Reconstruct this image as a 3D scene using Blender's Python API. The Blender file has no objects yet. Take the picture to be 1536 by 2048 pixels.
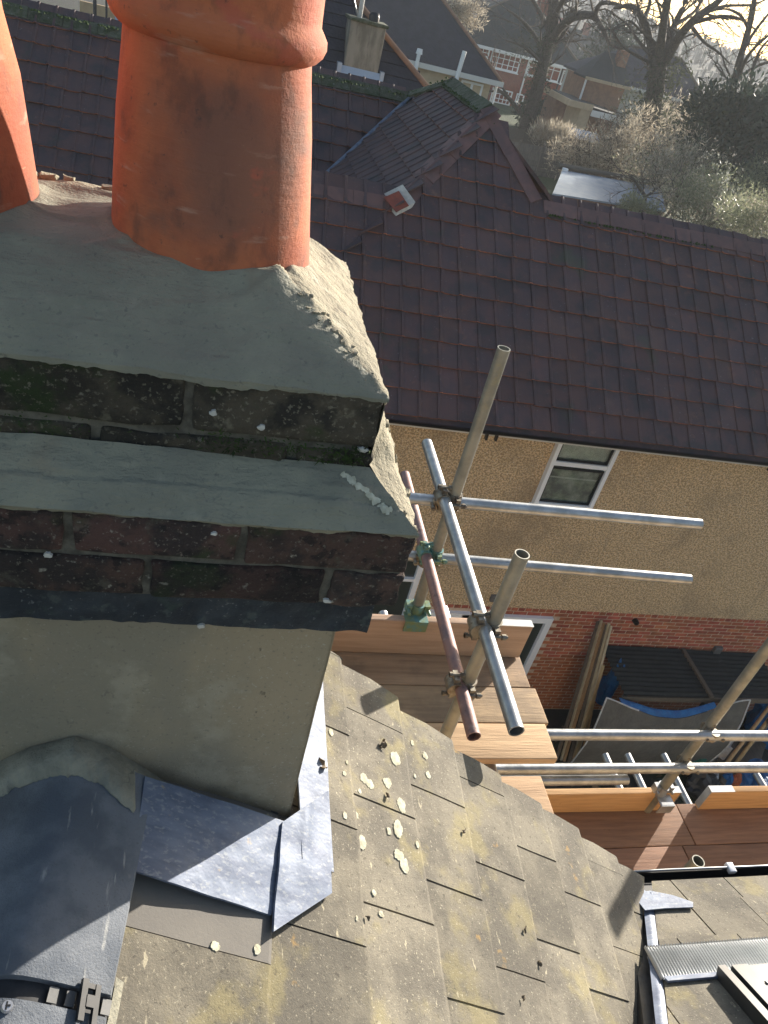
import bpy, bmesh, math, random
from mathutils import Vector, Matrix, noise
random.seed(7)
scene = bpy.context.scene
C = scene.collection
H = 9.4                      # camera height above the yard; shapes below are measured from the camera station
PI = math.pi
# ------------------------------------------------------------------ camera
F, CX, CY = 1490.0, 768.0, 1024.0


def _cr(px, py):
    return Vector((px - CX, -(py - CY), -F))


_Z = -_cr(217, 3054).normalized()
_X = _cr(6556, 1505)
_X = (_X - _Z * _X.dot(_Z)).normalized()
_Y = _Z.cross(_X)
RM = Matrix((_X, _Y, _Z))    # camera axes -> world axes
cd = bpy.data.cameras.new('camera')
cd.sensor_fit = 'VERTICAL'
cd.sensor_height = 24.0
cd.lens = F / 2048 * 24.0
cd.clip_start = 0.02
cd.clip_end = 3000
cam = bpy.data.objects.new('camera', cd)
C.objects.link(cam)
cam.matrix_world = Matrix.Translation((0, 0, H)) @ RM.to_4x4()
scene.camera = cam
# ------------------------------------------------------------------ sky, sun, exposure
SUN_AZ, SUN_EL = math.radians(49.5), math.radians(14)
w = bpy.data.worlds.new('World')
scene.world = w
w.use_nodes = True
nt = w.node_tree
sky = nt.nodes.new('ShaderNodeTexSky')
sky.sky_type = 'NISHITA'
sky.sun_disc = False
sky.sun_elevation = SUN_EL
sky.sun_rotation = SUN_AZ
sky.air_density = 1.0
sky.dust_density = 1.1
sky.ozone_density = 0.6
bg = nt.nodes['Background']
bg.inputs[1].default_value = 0.066
nt.links.new(sky.outputs[0], bg.inputs[0])
sd = bpy.data.lights.new('sun', 'SUN')
sd.energy = 4.2
sd.angle = math.radians(0.5)
sd.color = (1.0, 0.92, 0.80)
sun = bpy.data.objects.new('sun', sd)
C.objects.link(sun)
SV = Vector((math.cos(SUN_EL) * math.sin(SUN_AZ), math.cos(SUN_EL) * math.cos(SUN_AZ), math.sin(SUN_EL)))
sun.rotation_euler = (-SV).to_track_quat('-Z', 'Y').to_euler()
sun.location = (20, 20, 40)
scene.view_settings.view_transform = 'Standard'
scene.view_settings.look = 'None'
scene.view_settings.exposure = 1.62
scene.view_settings.gamma = 1
scene.view_settings.use_curve_mapping = False
scene.cycles.max_bounces = 6
scene.cycles.volume_bounces = 0
scene.cycles.use_denoising = True

# ------------------------------------------------------------------ measuring helpers


def ray(px, py):
    return RM @ _cr(px, py)


def on(px, py, axis, val):
    d = ray(px, py)
    return d * (val / d[axis])


def onp(px, py, P, N):
    d = ray(px, py)
    return d * (P.dot(N) / d.dot(N))


def nz(p, s, seed=0.0):
    return noise.noise(Vector((p[0] * s + seed, p[1] * s - seed * 1.7, p[2] * s + seed * .6)))


# ------------------------------------------------------------------ mesh helpers
BASE = {}


class MB:
    def __init__(self):
        self.v, self.f, self.m, self.s = [], [], [], []

    def add(self, vs, fs, mi=0, smooth=False):
        o = len(self.v)
        self.v.extend([Vector(p) for p in vs])
        for f in fs:
            self.f.append([o + i for i in f])
            self.m.append(mi)
            self.s.append(smooth)

    def box(self, lo, hi, mi=0, R=None, c=None):
        x0, y0, z0 = lo
        x1, y1, z1 = hi
        vs = [Vector(p) for p in ((x0, y0, z0), (x1, y0, z0), (x1, y1, z0), (x0, y1, z0), (x0, y0, z1), (x1, y0, z1), (x1, y1, z1), (x0, y1, z1))]
        if R is not None:
            vs = [R @ p for p in vs]
        if c is not None:
            vs = [p + Vector(c) for p in vs]
        self.add(vs, [(0, 3, 2, 1), (4, 5, 6, 7), (0, 1, 5, 4), (1, 2, 6, 5), (2, 3, 7, 6), (3, 0, 4, 7)], mi)
        return self

    def rbox(self, lo, hi, b, mi=0, amp=0.0, cuts=1, seed=0.0, fs=30.0):
        bm = bmesh.new()
        bmesh.ops.create_cube(bm, size=1)
        sx, sy, sz = [hi[i] - lo[i] for i in range(3)]
        cx = [(hi[i] + lo[i]) / 2 for i in range(3)]
        for q in bm.verts:
            q.co = Vector((q.co.x * sx + cx[0], q.co.y * sy + cx[1], q.co.z * sz + cx[2]))
        if b > 0:
            bmesh.ops.bevel(bm, geom=list(bm.edges), offset=b, segments=2, profile=.6, affect='EDGES')
        if cuts:
            long = [e for e in bm.edges if e.calc_length() > b * 3]
            bmesh.ops.subdivide_edges(bm, edges=long, cuts=cuts, use_grid_fill=True)
        bm.verts.index_update()
        vs = []
        for q in bm.verts:
            p = q.co.copy()
            if amp:
                p += Vector((nz(p, fs, seed), nz(p, fs, seed + 9), nz(p, fs, seed + 5))) * amp
            vs.append(p)
        self.add(vs, [[q.index for q in f.verts] for f in bm.faces], mi, True)
        bm.free()
        return self

    def tube(self, p0, p1, r0, r1=None, n=12, cap=True, inner=None, mi=0, mi_in=None):
        p0, p1 = Vector(p0), Vector(p1)
        r1 = r0 if r1 is None else r1
        d = (p1 - p0)
        q = d.to_track_quat('Z', 'Y')
        a = q @ Vector((1, 0, 0))
        b = q @ Vector((0, 1, 0))
        def ring(p, r):
            return [p + (a * math.cos(2 * PI * i / n) + b * math.sin(2 * PI * i / n)) * r for i in range(n)]
        o = ring(p0, r0) + ring(p1, r1)
        self.add(o, [(i, (i + 1) % n, n + (i + 1) % n, n + i) for i in range(n)], mi, True)
        if inner:
            k = ring(p0, inner) + ring(p1, inner)
            self.add(k, [(i, n + i, n + (i + 1) % n, (i + 1) % n) for i in range(n)], mi if mi_in is None else mi_in, True)
            self.add(ring(p0, r0) + ring(p0, inner), [((i + 1) % n, i, n + i, n + (i + 1) % n) for i in range(n)], mi)
            self.add(ring(p1, r1) + ring(p1, inner), [(i, (i + 1) % n, n + (i + 1) % n, n + i) for i in range(n)], mi)
        elif cap:
            self.add(ring(p0, r0), [list(range(n - 1, -1, -1))], mi)
            self.add(ring(p1, r1), [list(range(n))], mi)
        return self

    def path(self, pts, rs, n=8, mi=0, cap=True):
        rings = []
        L = len(pts)
        up = Vector((.13, .31, .94))
        for i, p in enumerate(pts):
            d = (Vector(pts[min(i + 1, L - 1)]) - Vector(pts[max(i - 1, 0)])).normalized()
            a = d.cross(up)
            if a.length < .05:
                a = d.cross(Vector((1, 0, 0)))
            a.normalize()
            b = d.cross(a)
            r = rs[i] if isinstance(rs, (list, tuple)) else rs
            rings.append([Vector(p) + (a * math.cos(2 * PI * k / n) + b * math.sin(2 * PI * k / n)) * r for k in range(n)])
        vs = [q for R in rings for q in R]
        fs = [(i * n + k, i * n + (k + 1) % n, (i + 1) * n + (k + 1) % n, (i + 1) * n + k) for i in range(L - 1) for k in range(n)]
        self.add(vs, fs, mi, True)
        if cap:
            self.add(rings[0], [list(range(n))], mi)
            self.add(rings[-1], [list(range(n - 1, -1, -1))], mi)
        return self

    def grid(self, fn, nu, nv, mi=0, smooth=True, flip=False):
        vs = [fn(i / nu, j / nv) for j in range(nv + 1) for i in range(nu + 1)]
        fs = []
        for j in range(nv):
            for i in range(nu):
                a = j * (nu + 1) + i
                q = (a, a + 1, a + nu + 2, a + nu + 1)
                fs.append(q[::-1] if flip else q)
        self.add(vs, fs, mi, smooth)
        return self

    def prism(self, poly, ext, mi=0):
        """poly: list of points, extruded by the vector ext"""
        n = len(poly)
        ext = Vector(ext)
        vs = [Vector(p) for p in poly] + [Vector(p) + ext for p in poly]
        self.add(vs, [list(range(n - 1, -1, -1)), list(range(n, 2 * n))] + [(i, (i + 1) % n, n + (i + 1) % n, n + i) for i in range(n)], mi)
        return self

    def lathe(self, prof, c, n=64, mi=0, amp=0.0, lean=(0, 0), sx=1.0):
        vs = []
        for (r, z) in prof:
            for k in range(n):
                a = 2 * PI * k / n
                p = Vector((c[0] + r * math.cos(a) + lean[0] * (z - prof[0][1]), c[1] + r * math.sin(a) + lean[1] * (z - prof[0][1]), z))
                if amp:
                    p += Vector((math.cos(a), math.sin(a), 0)) * amp * nz(p, 14, 3)
                vs.append(p)
        fs = [(j * n + k, j * n + (k + 1) % n, (j + 1) * n + (k + 1) % n, (j + 1) * n + k) for j in range(len(prof) - 1) for k in range(n)]
        self.add(vs, fs, mi, True)
        return self

    def quad(self, a, b, c, d, mi=0):
        self.add([a, b, c, d], [(0, 1, 2, 3)], mi)
        return self

    def build(self, name, mats, parent=None, base=None, clip=None):
        if not isinstance(mats, (list, tuple)):
            mats = [mats]
        W = [p + Vector((0, 0, H)) for p in self.v]
        if parent is not None:
            b = BASE[parent.name]
        elif base is not None:
            b = Vector(base) + Vector((0, 0, H))
        else:
            lo = min(p.z for p in W)
            b = Vector((sum(p.x for p in W) / len(W), sum(p.y for p in W) / len(W), lo))
        me = bpy.data.meshes.new(name)
        me.from_pydata([tuple(p - b) for p in W], [], self.f)
        for m_ in mats:
            me.materials.append(m_)
        me.polygons.foreach_set('material_index', self.m)
        me.polygons.foreach_set('use_smooth', self.s)
        me.update()
        o = bpy.data.objects.new(name, me)
        C.objects.link(o)
        BASE[o.name] = b
        if parent is not None:
            o.parent = parent
        else:
            o.location = b
        return o


def sharp(o, ang=35):
    o.data.set_sharp_from_angle(angle=math.radians(ang))
    return o


def tag(o, label=None, cat=None, group=None, kind=None):
    for k, v_ in (('label', label), ('category', cat), ('group', group), ('kind', kind)):
        if v_:
            o[k] = v_
    return o


def thing(name, label, cat, base, group=None):
    o = bpy.data.objects.new(name, None)
    C.objects.link(o)
    o.empty_display_size = .1
    b = Vector(base) + Vector((0, 0, H))
    o.location = b
    BASE[o.name] = b
    tag(o, label, cat, group)
    return o


def place(name, me, parent, loc, rot=None, sc=None):
    """a part that shares mesh data, at a camera-station location"""
    o = bpy.data.objects.new(name, me)
    C.objects.link(o)
    o.parent = parent
    M_ = Matrix.Translation(Vector(loc) + Vector((0, 0, H)) - BASE[parent.name])
    if rot is not None:
        M_ = M_ @ rot.to_4x4()
    o.matrix_basis = M_
    if sc is not None:
        o.scale = sc
    return o


def raw_mesh(name, mb, mats):
    me = bpy.data.meshes.new(name)
    me.from_pydata([tuple(p) for p in mb.v], [], mb.f)
    for m_ in mats:
        me.materials.append(m_)
    me.polygons.foreach_set('material_index', mb.m)
    me.polygons.foreach_set('use_smooth', mb.s)
    me.update()
    return me


# ------------------------------------------------------------------ materials
def mat(name, base, var=None, scale=6.0, detail=6.0, rough=.85, metal=0.0, rand=0.0, hrand=0.0, bump=(), spots=(), stretch=None, spec=.5, lo=.35, hi=.65, rvar=0.0, clear=0.0, transl=0.0):
    m = bpy.data.materials.new(name)
    m.use_nodes = True
    t = m.node_tree
    N, L = t.nodes, t.links
    b = N['Principled BSDF']
    b.inputs['Roughness'].default_value = rough
    b.inputs['Metallic'].default_value = metal
    b.inputs['Specular IOR Level'].default_value = spec
    if clear:
        b.inputs['Coat Weight'].default_value = clear
        b.inputs['Coat Roughness'].default_value = .15
    geo = N.new('ShaderNodeNewGeometry')
    def vec(st):
        if st is None:
            return geo.outputs['Position']
        mp = N.new('ShaderNodeMapping')
        mp.inputs['Scale'].default_value = st[:3]
        if len(st) > 3:
            mp.inputs['Rotation'].default_value = st[3:6]
        L.new(geo.outputs['Position'], mp.inputs['Vector'])
        return mp.outputs[0]
    def noise_out(sc, det, st=None, rgh=.6):
        n = N.new('ShaderNodeTexNoise')
        n.inputs['Scale'].default_value = sc
        n.inputs['Detail'].default_value = det
        n.inputs['Roughness'].default_value = rgh
        L.new(vec(st), n.inputs['Vector'])
        return n.outputs['Fac']
    def ramp(src, a, c):
        r = N.new('ShaderNodeMapRange')
        r.interpolation_type = 'SMOOTHSTEP'
        r.inputs['From Min'].default_value = a
        r.inputs['From Max'].default_value = c
        L.new(src, r.inputs['Value'])
        return r.outputs[0]
    def mix(fac, ca, cb, amt=1.0):
        x = N.new('ShaderNodeMix')
        x.data_type = 'RGBA'
        if amt != 1.0:
            mu = N.new('ShaderNodeMath')
            mu.operation = 'MULTIPLY'
            mu.inputs[1].default_value = amt
            L.new(fac, mu.inputs[0])
            fac = mu.outputs[0]
        L.new(fac, x.inputs[0])
        for k, cc in ((6, ca), (7, cb)):
            if isinstance(cc, tuple):
                x.inputs[k].default_value = (*cc, 1)
            else:
                L.new(cc, x.inputs[k])
        return x.outputs[2]
    col = base
    if var is not None:
        col = mix(ramp(noise_out(scale, detail, stretch), lo, hi), base, var)
    for s in spots:
        if s.get('kind') == 'vor':
            v = N.new('ShaderNodeTexVoronoi')
            v.inputs['Scale'].default_value = s['scale']
            L.new(vec(s.get('stretch')), v.inputs['Vector'])
            fac = ramp(v.outputs['Distance'], s['hi'], s['lo'])
        elif s.get('kind') == 'vein':
            a1 = N.new('ShaderNodeMath')
            a1.operation = 'SUBTRACT'
            a1.inputs[1].default_value = .5
            L.new(noise_out(s['scale'], s.get('detail', 4), s.get('stretch'), .55), a1.inputs[0])
            a2 = N.new('ShaderNodeMath')
            a2.operation = 'ABSOLUTE'
            L.new(a1.outputs[0], a2.inputs[0])
            fac = ramp(a2.outputs[0], s['hi'], s['lo'])
            a3 = N.new('ShaderNodeMath')
            a3.operation = 'MULTIPLY'
            L.new(fac, a3.inputs[0])
            L.new(ramp(noise_out(s['scale'] * .6, 2), .5, .62), a3.inputs[1])
            fac = a3.outputs[0]
        elif s.get('kind') == 'blob':
            dv = N.new('ShaderNodeVectorMath')
            dv.operation = 'DISTANCE'
            dv.inputs[1].default_value = s['at']
            L.new(geo.outputs['Position'], dv.inputs[0])
            a1 = N.new('ShaderNodeMath')
            a1.operation = 'MULTIPLY_ADD'
            a1.inputs[1].default_value = s['r'] * 1.6
            L.new(noise_out(s['scale'], 8, s.get('stretch'), .65), a1.inputs[0])
            L.new(dv.outputs['Value'], a1.inputs[2])
            fac = ramp(a1.outputs[0], s['r'] * 2.3, s['r'] * 1.2)
        else:
            fac = ramp(noise_out(s['scale'], s.get('detail', 5), s.get('stretch'), s.get('rgh', .6)), s['lo'], s['hi'])
        col = mix(fac, col, s['col'], s.get('amt', 1.0))
    if rand or hrand:
        oi = N.new('ShaderNodeObjectInfo')
        hs = N.new('ShaderNodeHueSaturation')
        mr = N.new('ShaderNodeMapRange')
        mr.inputs['To Min'].default_value = 1 - rand
        mr.inputs['To Max'].default_value = 1 + rand
        L.new(oi.outputs['Random'], mr.inputs['Value'])
        L.new(mr.outputs[0], hs.inputs['Value'])
        if hrand:
            m2 = N.new('ShaderNodeMath')
            m2.operation = 'MULTIPLY'
            m2.inputs[1].default_value = 7.31
            L.new(oi.outputs['Random'], m2.inputs[0])
            m3 = N.new('ShaderNodeMath')
            m3.operation = 'FRACT'
            L.new(m2.outputs[0], m3.inputs[0])
            mr2 = N.new('ShaderNodeMapRange')
            mr2.inputs['To Min'].default_value = .5 - hrand
            mr2.inputs['To Max'].default_value = .5 + hrand
            L.new(m3.outputs[0], mr2.inputs['Value'])
            L.new(mr2.outputs[0], hs.inputs['Hue'])
        if isinstance(col, tuple):
            hs.inputs['Color'].default_value = (*col, 1)
        else:
            L.new(col, hs.inputs['Color'])
        col = hs.outputs[0]
    if isinstance(col, tuple):
        b.inputs['Base Color'].default_value = (*col, 1)
    else:
        L.new(col, b.inputs['Base Color'])
    if rvar:
        rr = N.new('ShaderNodeMapRange')
        rr.inputs['To Min'].default_value = max(0, rough - rvar)
        rr.inputs['To Max'].default_value = min(1, rough + rvar)
        L.new(noise_out(scale * 1.7, 4, stretch), rr.inputs['Value'])
        L.new(rr.outputs[0], b.inputs['Roughness'])
    prev = None
    for q in bump:
        sc, dist = q[0], q[1]
        st = q[2] if len(q) > 2 else None
        bp = N.new('ShaderNodeBump')
        bp.inputs['Strength'].default_value = 1.0
        bp.inputs['Distance'].default_value = dist
        L.new(noise_out(sc, 5, st, .65), bp.inputs['Height'])
        if prev is not None:
            L.new(prev, bp.inputs['Normal'])
        prev = bp.outputs[0]
    if prev is not None:
        L.new(prev, b.inputs['Normal'])
    if transl:
        tr = N.new('ShaderNodeBsdfTranslucent')
        mx = N.new('ShaderNodeMixShader')
        mx.inputs[0].default_value = transl
        if isinstance(col, tuple):
            tr.inputs['Color'].default_value = (*col, 1)
        else:
            L.new(col, tr.inputs['Color'])
        L.new(b.outputs[0], mx.inputs[1])
        L.new(tr.outputs[0], mx.inputs[2])
        L.new(mx.outputs[0], N['Material Output'].inputs['Surface'])
    return m


def glass_mat(name, col, rough=.05):
    m = bpy.data.materials.new(name)
    m.use_nodes = True
    b = m.node_tree.nodes['Principled BSDF']
    b.inputs['Base Color'].default_value = (*col, 1)
    b.inputs['Roughness'].default_value = rough
    b.inputs['Specular IOR Level'].default_value = .8
    return m


M = {}
# near chimney
M['mortar'] = mat('fresh_mortar', (.27, .26, .195), (.205, .20, .155), 5, 6, .75, bump=((7, .010, (.6, 1.6, 1.6)), (30, .004), (240, .0008), (14, .006, (.3, 1, 2.4))),
                  spots=({'col': (.09, .095, .085), 'scale': 6.5, 'lo': .0, 'hi': .005, 'amt': .25, 'kind': 'vein', 'stretch': (.45, 1, 2)}, {'col': (.12, .125, .11), 'scale': 26, 'lo': .66, 'hi': .74, 'amt': .5}, {'col': (.38, .36, .28), 'scale': 8, 'lo': .57, 'hi': .70, 'amt': .6, 'detail': 9}, {'col': (.20, .19, .15), 'scale': 4.5, 'lo': .50, 'hi': .62, 'amt': .65, 'detail': 9}, {'col': (.24, .17, .11), 'scale': 3.5, 'lo': .60, 'hi': .72, 'amt': .5}, {'col': (.10, .10, .09), 'scale': 150, 'lo': .63, 'hi': .70, 'amt': .4, 'detail': 2}))
M['flank'] = mat('pale_flank_mortar', (.36, .325, .24), (.25, .225, .168), 16, 7, .95, bump=((30, .006), (120, .003), (420, .001)),
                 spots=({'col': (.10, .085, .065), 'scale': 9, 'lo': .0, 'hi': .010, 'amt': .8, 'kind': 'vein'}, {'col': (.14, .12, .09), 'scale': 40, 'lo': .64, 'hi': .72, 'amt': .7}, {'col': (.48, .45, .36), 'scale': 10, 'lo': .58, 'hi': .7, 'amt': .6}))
M['oldbrick'] = mat('sooty_brick', (.072, .040, .033), (.028, .021, .020), 16, 9, .95, rand=.35, hrand=.012, bump=((30, .012), (140, .004)), lo=.42, hi=.58,
                    spots=({'col': (.09, .082, .062), 'scale': 26, 'lo': .56, 'hi': .68, 'amt': .65}, {'col': (.024, .038, .014), 'scale': 9, 'lo': .56, 'hi': .68, 'amt': .8},
                           {'col': (.34, .32, .27), 'scale': 50, 'lo': .62, 'hi': .70, 'amt': .75, 'detail': 8}, {'col': (.012, .010, .010), 'scale': 38, 'lo': .55, 'hi': .64, 'amt': .8, 'detail': 7}, {'col': (.16, .14, .115), 'scale': 190, 'lo': .60, 'hi': .68, 'amt': .7, 'detail': 3}))
M['topbrick'] = mat('mossy_brick', (.078, .064, .046), (.034, .029, .022), 12, 9, .95, rand=.3, bump=((30, .012), (140, .004)), lo=.42, hi=.58,
                    spots=({'col': (.026, .046, .011), 'scale': 11, 'lo': .52, 'hi': .64, 'amt': .85}, {'col': (.20, .18, .13), 'scale': 34, 'lo': .60, 'hi': .72, 'amt': .6}, {'col': (.02, .018, .016), 'scale': 9, 'lo': .52, 'hi': .62, 'amt': .85, 'detail': 8}, {'col': (.20, .18, .135), 'scale': 170, 'lo': .58, 'hi': .67, 'amt': .7, 'detail': 3}, {'col': (.30, .28, .22), 'scale': 42, 'lo': .65, 'hi': .72, 'amt': .7, 'detail': 8}))
M['oldmortar'] = mat('old_mortar', (.17, .155, .125), (.075, .068, .055), 30, 6, .95, bump=((60, .004), (200, .002)),
                     spots=({'col': (.45, .42, .36), 'scale': 30, 'lo': .66, 'hi': .74, 'amt': .8},))
M['navy'] = mat('dark_navy_band', (.034, .042, .052), (.018, .023, .030), 22, 7, .8, bump=((50, .004), (170, .002)),
                spots=({'col': (.05, .075, .06), 'scale': 16, 'lo': .6, 'hi': .7, 'amt': .5}, {'col': (.16, .17, .17), 'scale': 150, 'lo': .63, 'hi': .70, 'amt': .65, 'detail': 3}, {'col': (.07, .085, .08), 'scale': 40, 'lo': .57, 'hi': .68, 'amt': .7}))
M['render'] = mat('chimney_render', (.36, .29, .195), (.28, .24, .165), 4, 7, .9, bump=((160, .0016), (420, .0008), (14, .003)),
                  spots=({'col': (.46, .42, .34), 'scale': 190, 'lo': .62, 'hi': .70, 'amt': .6, 'detail': 2}, {'col': (.07, .062, .05), 'scale': 42, 'lo': .68, 'hi': .75, 'amt': .7, 'stretch': (1, 1, .5)},
                         {'col': (.23, .21, .165), 'scale': 3.2, 'lo': .50, 'hi': .66, 'amt': .6, 'stretch': (1, 1, .45)}, {'col': (.42, .37, .28), 'scale': 8, 'lo': .54, 'hi': .68, 'amt': .5, 'detail': 9}, {'col': (.16, .14, .11), 'scale': 130, 'lo': .58, 'hi': .68, 'amt': .5, 'detail': 4}))
M['skirt'] = mat('mortar_skirt', (.30, .285, .225), (.19, .185, .15), 14, 7, .9, bump=((25, .008), (90, .003)), spots=({'col': (.08, .08, .07), 'scale': 9, 'lo': .0, 'hi': .012, 'amt': .8, 'kind': 'vein'},))
M['pot'] = mat('terracotta', (.52, .155, .068), (.38, .10, .05), 5, 8, .85, bump=((90, .0009), (18, .0016, (1, 1, 6)), (300, .0005)), lo=.4, hi=.6,
               spots=({'col': (.19, .10, .075), 'scale': 14, 'kind': 'blob', 'at': (.02, .90, 9.4 - .215), 'r': .088, 'amt': .72}, {'col': (.08, .05, .04), 'scale': 26, 'lo': .52, 'hi': .68, 'amt': .45, 'detail': 9, 'stretch': (1, 1, .6)},
                      {'col': (.15, .095, .075), 'scale': 7.0, 'lo': .52, 'hi': .68, 'amt': .6, 'detail': 9, 'stretch': (1, 1, 1.3)},
                      {'col': (.50, .12, .07), 'scale': 9, 'lo': .60, 'hi': .68, 'amt': .75, 'stretch': (1, 1, 1.6)},
                      {'col': (.55, .33, .24), 'scale': 9, 'lo': .60, 'hi': .72, 'amt': .55, 'stretch': (1, 1, 5)},
                      {'col': (.07, .05, .045), 'scale': 95, 'lo': .64, 'hi': .72, 'amt': .55}, {'col': (.56, .32, .20), 'scale': 60, 'lo': .69, 'hi': .75, 'amt': .4, 'stretch': (1, 1, 3)}))
M['potdark'] = mat('sooty_terracotta', (.06, .04, .03), (.03, .025, .02), 9, 5, .95)
M['moss'] = mat('moss', (.045, .075, .015), (.02, .035, .008), 30, 4, 1, rand=.2)
M['dropping'] = mat('bird_dropping', (.62, .60, .56), (.5, .48, .44), 50, 4, .8)
# near roof
M['slate'] = mat('cement_slate', (.205, .184, .143), (.125, .113, .092), 6, 9, .9, rand=.17, bump=((300, .0011), (60, .0012), (9, .002)), lo=.4, hi=.6,
                 spots=({'col': (.28, .24, .12), 'scale': 7.5, 'lo': .52, 'hi': .66, 'amt': .62, 'detail': 8}, {'col': (.12, .105, .085), 'scale': 4.0, 'lo': .54, 'hi': .68, 'amt': .6, 'detail': 7},
                        {'col': (.46, .42, .32), 'scale': 170, 'lo': .585, 'hi': .65, 'amt': .75, 'detail': 6, 'rgh': .75}, {'col': (.055, .048, .04), 'scale': 90, 'lo': .56, 'hi': .66, 'amt': .65, 'detail': 6, 'rgh': .75},
                        {'col': (.48, .43, .31), 'scale': 28, 'lo': .66, 'hi': .72, 'amt': .75, 'stretch': (2.2, .7, 1)}, {'col': (.42, .26, .08), 'scale': 12, 'lo': .68, 'hi': .74, 'amt': .6}))
M['slatenew'] = mat('clean_slate', (.15, .14, .125), (.125, .117, .108), 5, 6, .85, rand=.06, bump=((220, .0005), (9, .001)),
                    spots=({'col': (.38, .35, .24), 'scale': 13, 'lo': .66, 'hi': .71, 'amt': .7},))
M['lichen'] = mat('lichen', (.56, .55, .45), (.40, .38, .28), 60, 6, 1, rand=.1, bump=((200, .0015),), spots=({'col': (.30, .28, .21), 'scale': 130, 'lo': .58, 'hi': .68, 'amt': .6},))
M['lead'] = mat('lead_sheet', (.17, .205, .28), (.10, .125, .19), 9, 8, .6, .12, bump=((7, .004), (60, .0004)), rvar=.12, stretch=(1, 3, 1),
                spots=({'col': (.30, .32, .34), 'scale': 20, 'lo': .52, 'hi': .68, 'amt': .6, 'stretch': (1.2, 7, 7)}, {'col': (.45, .33, .16), 'scale': 32, 'lo': .66, 'hi': .73, 'amt': .45}))
M['ridge'] = mat('concrete_ridge', (.175, .19, .215), (.105, .12, .145), 7, 8, .9, rand=.06, bump=((330, .0014), (90, .0010)), lo=.42, hi=.6,
                 spots=({'col': (.42, .42, .40), 'scale': 16, 'lo': .62, 'hi': .70, 'amt': .6, 'stretch': (3.5, .5, 3)}, {'col': (.07, .075, .08), 'scale': 5, 'lo': .55, 'hi': .68, 'amt': .5}, {'col': (.40, .39, .36), 'scale': 9, 'lo': .66, 'hi': .76, 'amt': .5}, {'col': (.10, .10, .095), 'scale': 300, 'lo': .6, 'hi': .7, 'amt': .4, 'detail': 2}))
M['blackplastic'] = mat('black_plastic', (.02, .02, .022), (.035, .035, .038), 60, 4, .5)
M['greyplastic'] = mat('grey_plastic', (.15, .15, .15), (.11, .11, .11), 60, 4, .5)
M['screw'] = mat('zinc_screw', (.6, .6, .62), None, rough=.3, metal=.9)
M['anthracite'] = mat('anthracite_metal', (.055, .058, .062), (.045, .048, .05), 20, 4, .4, .2)
M['greymetal'] = mat('grey_metal', (.42, .43, .44), (.36, .37, .38), 20, 4, .35, .6)
# scaffold
M['galv'] = mat('galvanised_steel', (.52, .53, .53), (.36, .37, .37), 14, 6, .38, .75, rand=.1, rvar=.12, stretch=(1, 1, 1), bump=((70, .0006),),
                spots=({'col': (.30, .25, .17), 'scale': 9, 'lo': .62, 'hi': .75, 'amt': .5}, {'col': (.7, .7, .68), 'scale': 26, 'lo': .64, 'hi': .72, 'amt': .6}))
M['galvdull'] = mat('dull_galvanised_steel', (.36, .35, .30), (.25, .25, .22), 12, 6, .55, .55, rand=.1, bump=((70, .0008),),
                    spots=({'col': (.42, .37, .20), 'scale': 8, 'lo': .58, 'hi': .7, 'amt': .5},))
M['rusttube'] = mat('rusty_painted_tube', (.34, .20, .17), (.22, .15, .15), 16, 7, .6, .3, bump=((60, .0012),),
                    spots=({'col': (.12, .07, .05), 'scale': 22, 'lo': .58, 'hi': .68, 'amt': .7}, {'col': (.42, .36, .33), 'scale': 14, 'lo': .62, 'hi': .72, 'amt': .6}))
M['coupler'] = mat('coupler_steel', (.34, .31, .25), (.16, .13, .10), 30, 6, .5, .6, rand=.2, spots=({'col': (.15, .07, .03), 'scale': 40, 'lo': .58, 'hi': .7, 'amt': .7},))
M['tealpaint'] = mat('teal_painted_steel', (.10, .26, .28), (.20, .25, .12), 26, 5, .5, .2, spots=({'col': (.35, .33, .10), 'scale': 30, 'lo': .6, 'hi': .7, 'amt': .7},))


def wood(name, a, b_, grain, rand=.1, extra=()):
    return mat(name, a, b_, 10, 7, .82, rand=rand, hrand=.008, stretch=grain, bump=((22, .0025, grain), (160, .0006)), lo=.3, hi=.7,
               spots=({'col': (a[0] * .4, a[1] * .35, a[2] * .3), 'scale': 9, 'lo': .70, 'hi': .75, 'amt': .7},) + tuple(extra))


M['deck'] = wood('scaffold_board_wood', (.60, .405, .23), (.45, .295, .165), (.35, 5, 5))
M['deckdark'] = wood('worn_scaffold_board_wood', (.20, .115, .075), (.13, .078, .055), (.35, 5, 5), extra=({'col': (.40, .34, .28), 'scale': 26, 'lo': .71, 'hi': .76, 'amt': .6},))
M['toe'] = wood('toe_board_wood', (.46, .315, .225), (.37, .245, .17), (.35, 5, 5))
M['toe2'] = wood('orange_toe_board_wood', (.60, .36, .18), (.46, .265, .13), (.35, 5, 5))
M['deckred'] = wood('red_brown_board_wood', (.29, .165, .11), (.20, .112, .078), (.35, 5, 5), extra=({'col': (.45, .38, .30), 'scale': 30, 'lo': .72, 'hi': .76, 'amt': .6},))
M['batten'] = wood('treated_batten_wood', (.46, .31, .16), (.32, .22, .12), (4, 1, .6), rand=.3)
M['paledwood'] = wood('pale_batten_wood', (.50, .43, .31), (.38, .32, .22), (4, 1, .6), rand=.2)
M['deckshade'] = wood('shaded_scaffold_board_wood', (.48, .32, .19), (.33, .215, .13), (.35, 5, 5), extra=({'col': (.55, .48, .38), 'scale': 24, 'lo': .69, 'hi': .74, 'amt': .6}, {'col': (.17, .12, .085), 'scale': 2.4, 'lo': .5, 'hi': .62, 'amt': .5}))  # same wood as deck, shade put into its browner tone; pale splashes are real
M['whitepaint'] = mat('white_paint', (.78, .78, .76), (.66, .65, .62), 30, 4, .6)
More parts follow.
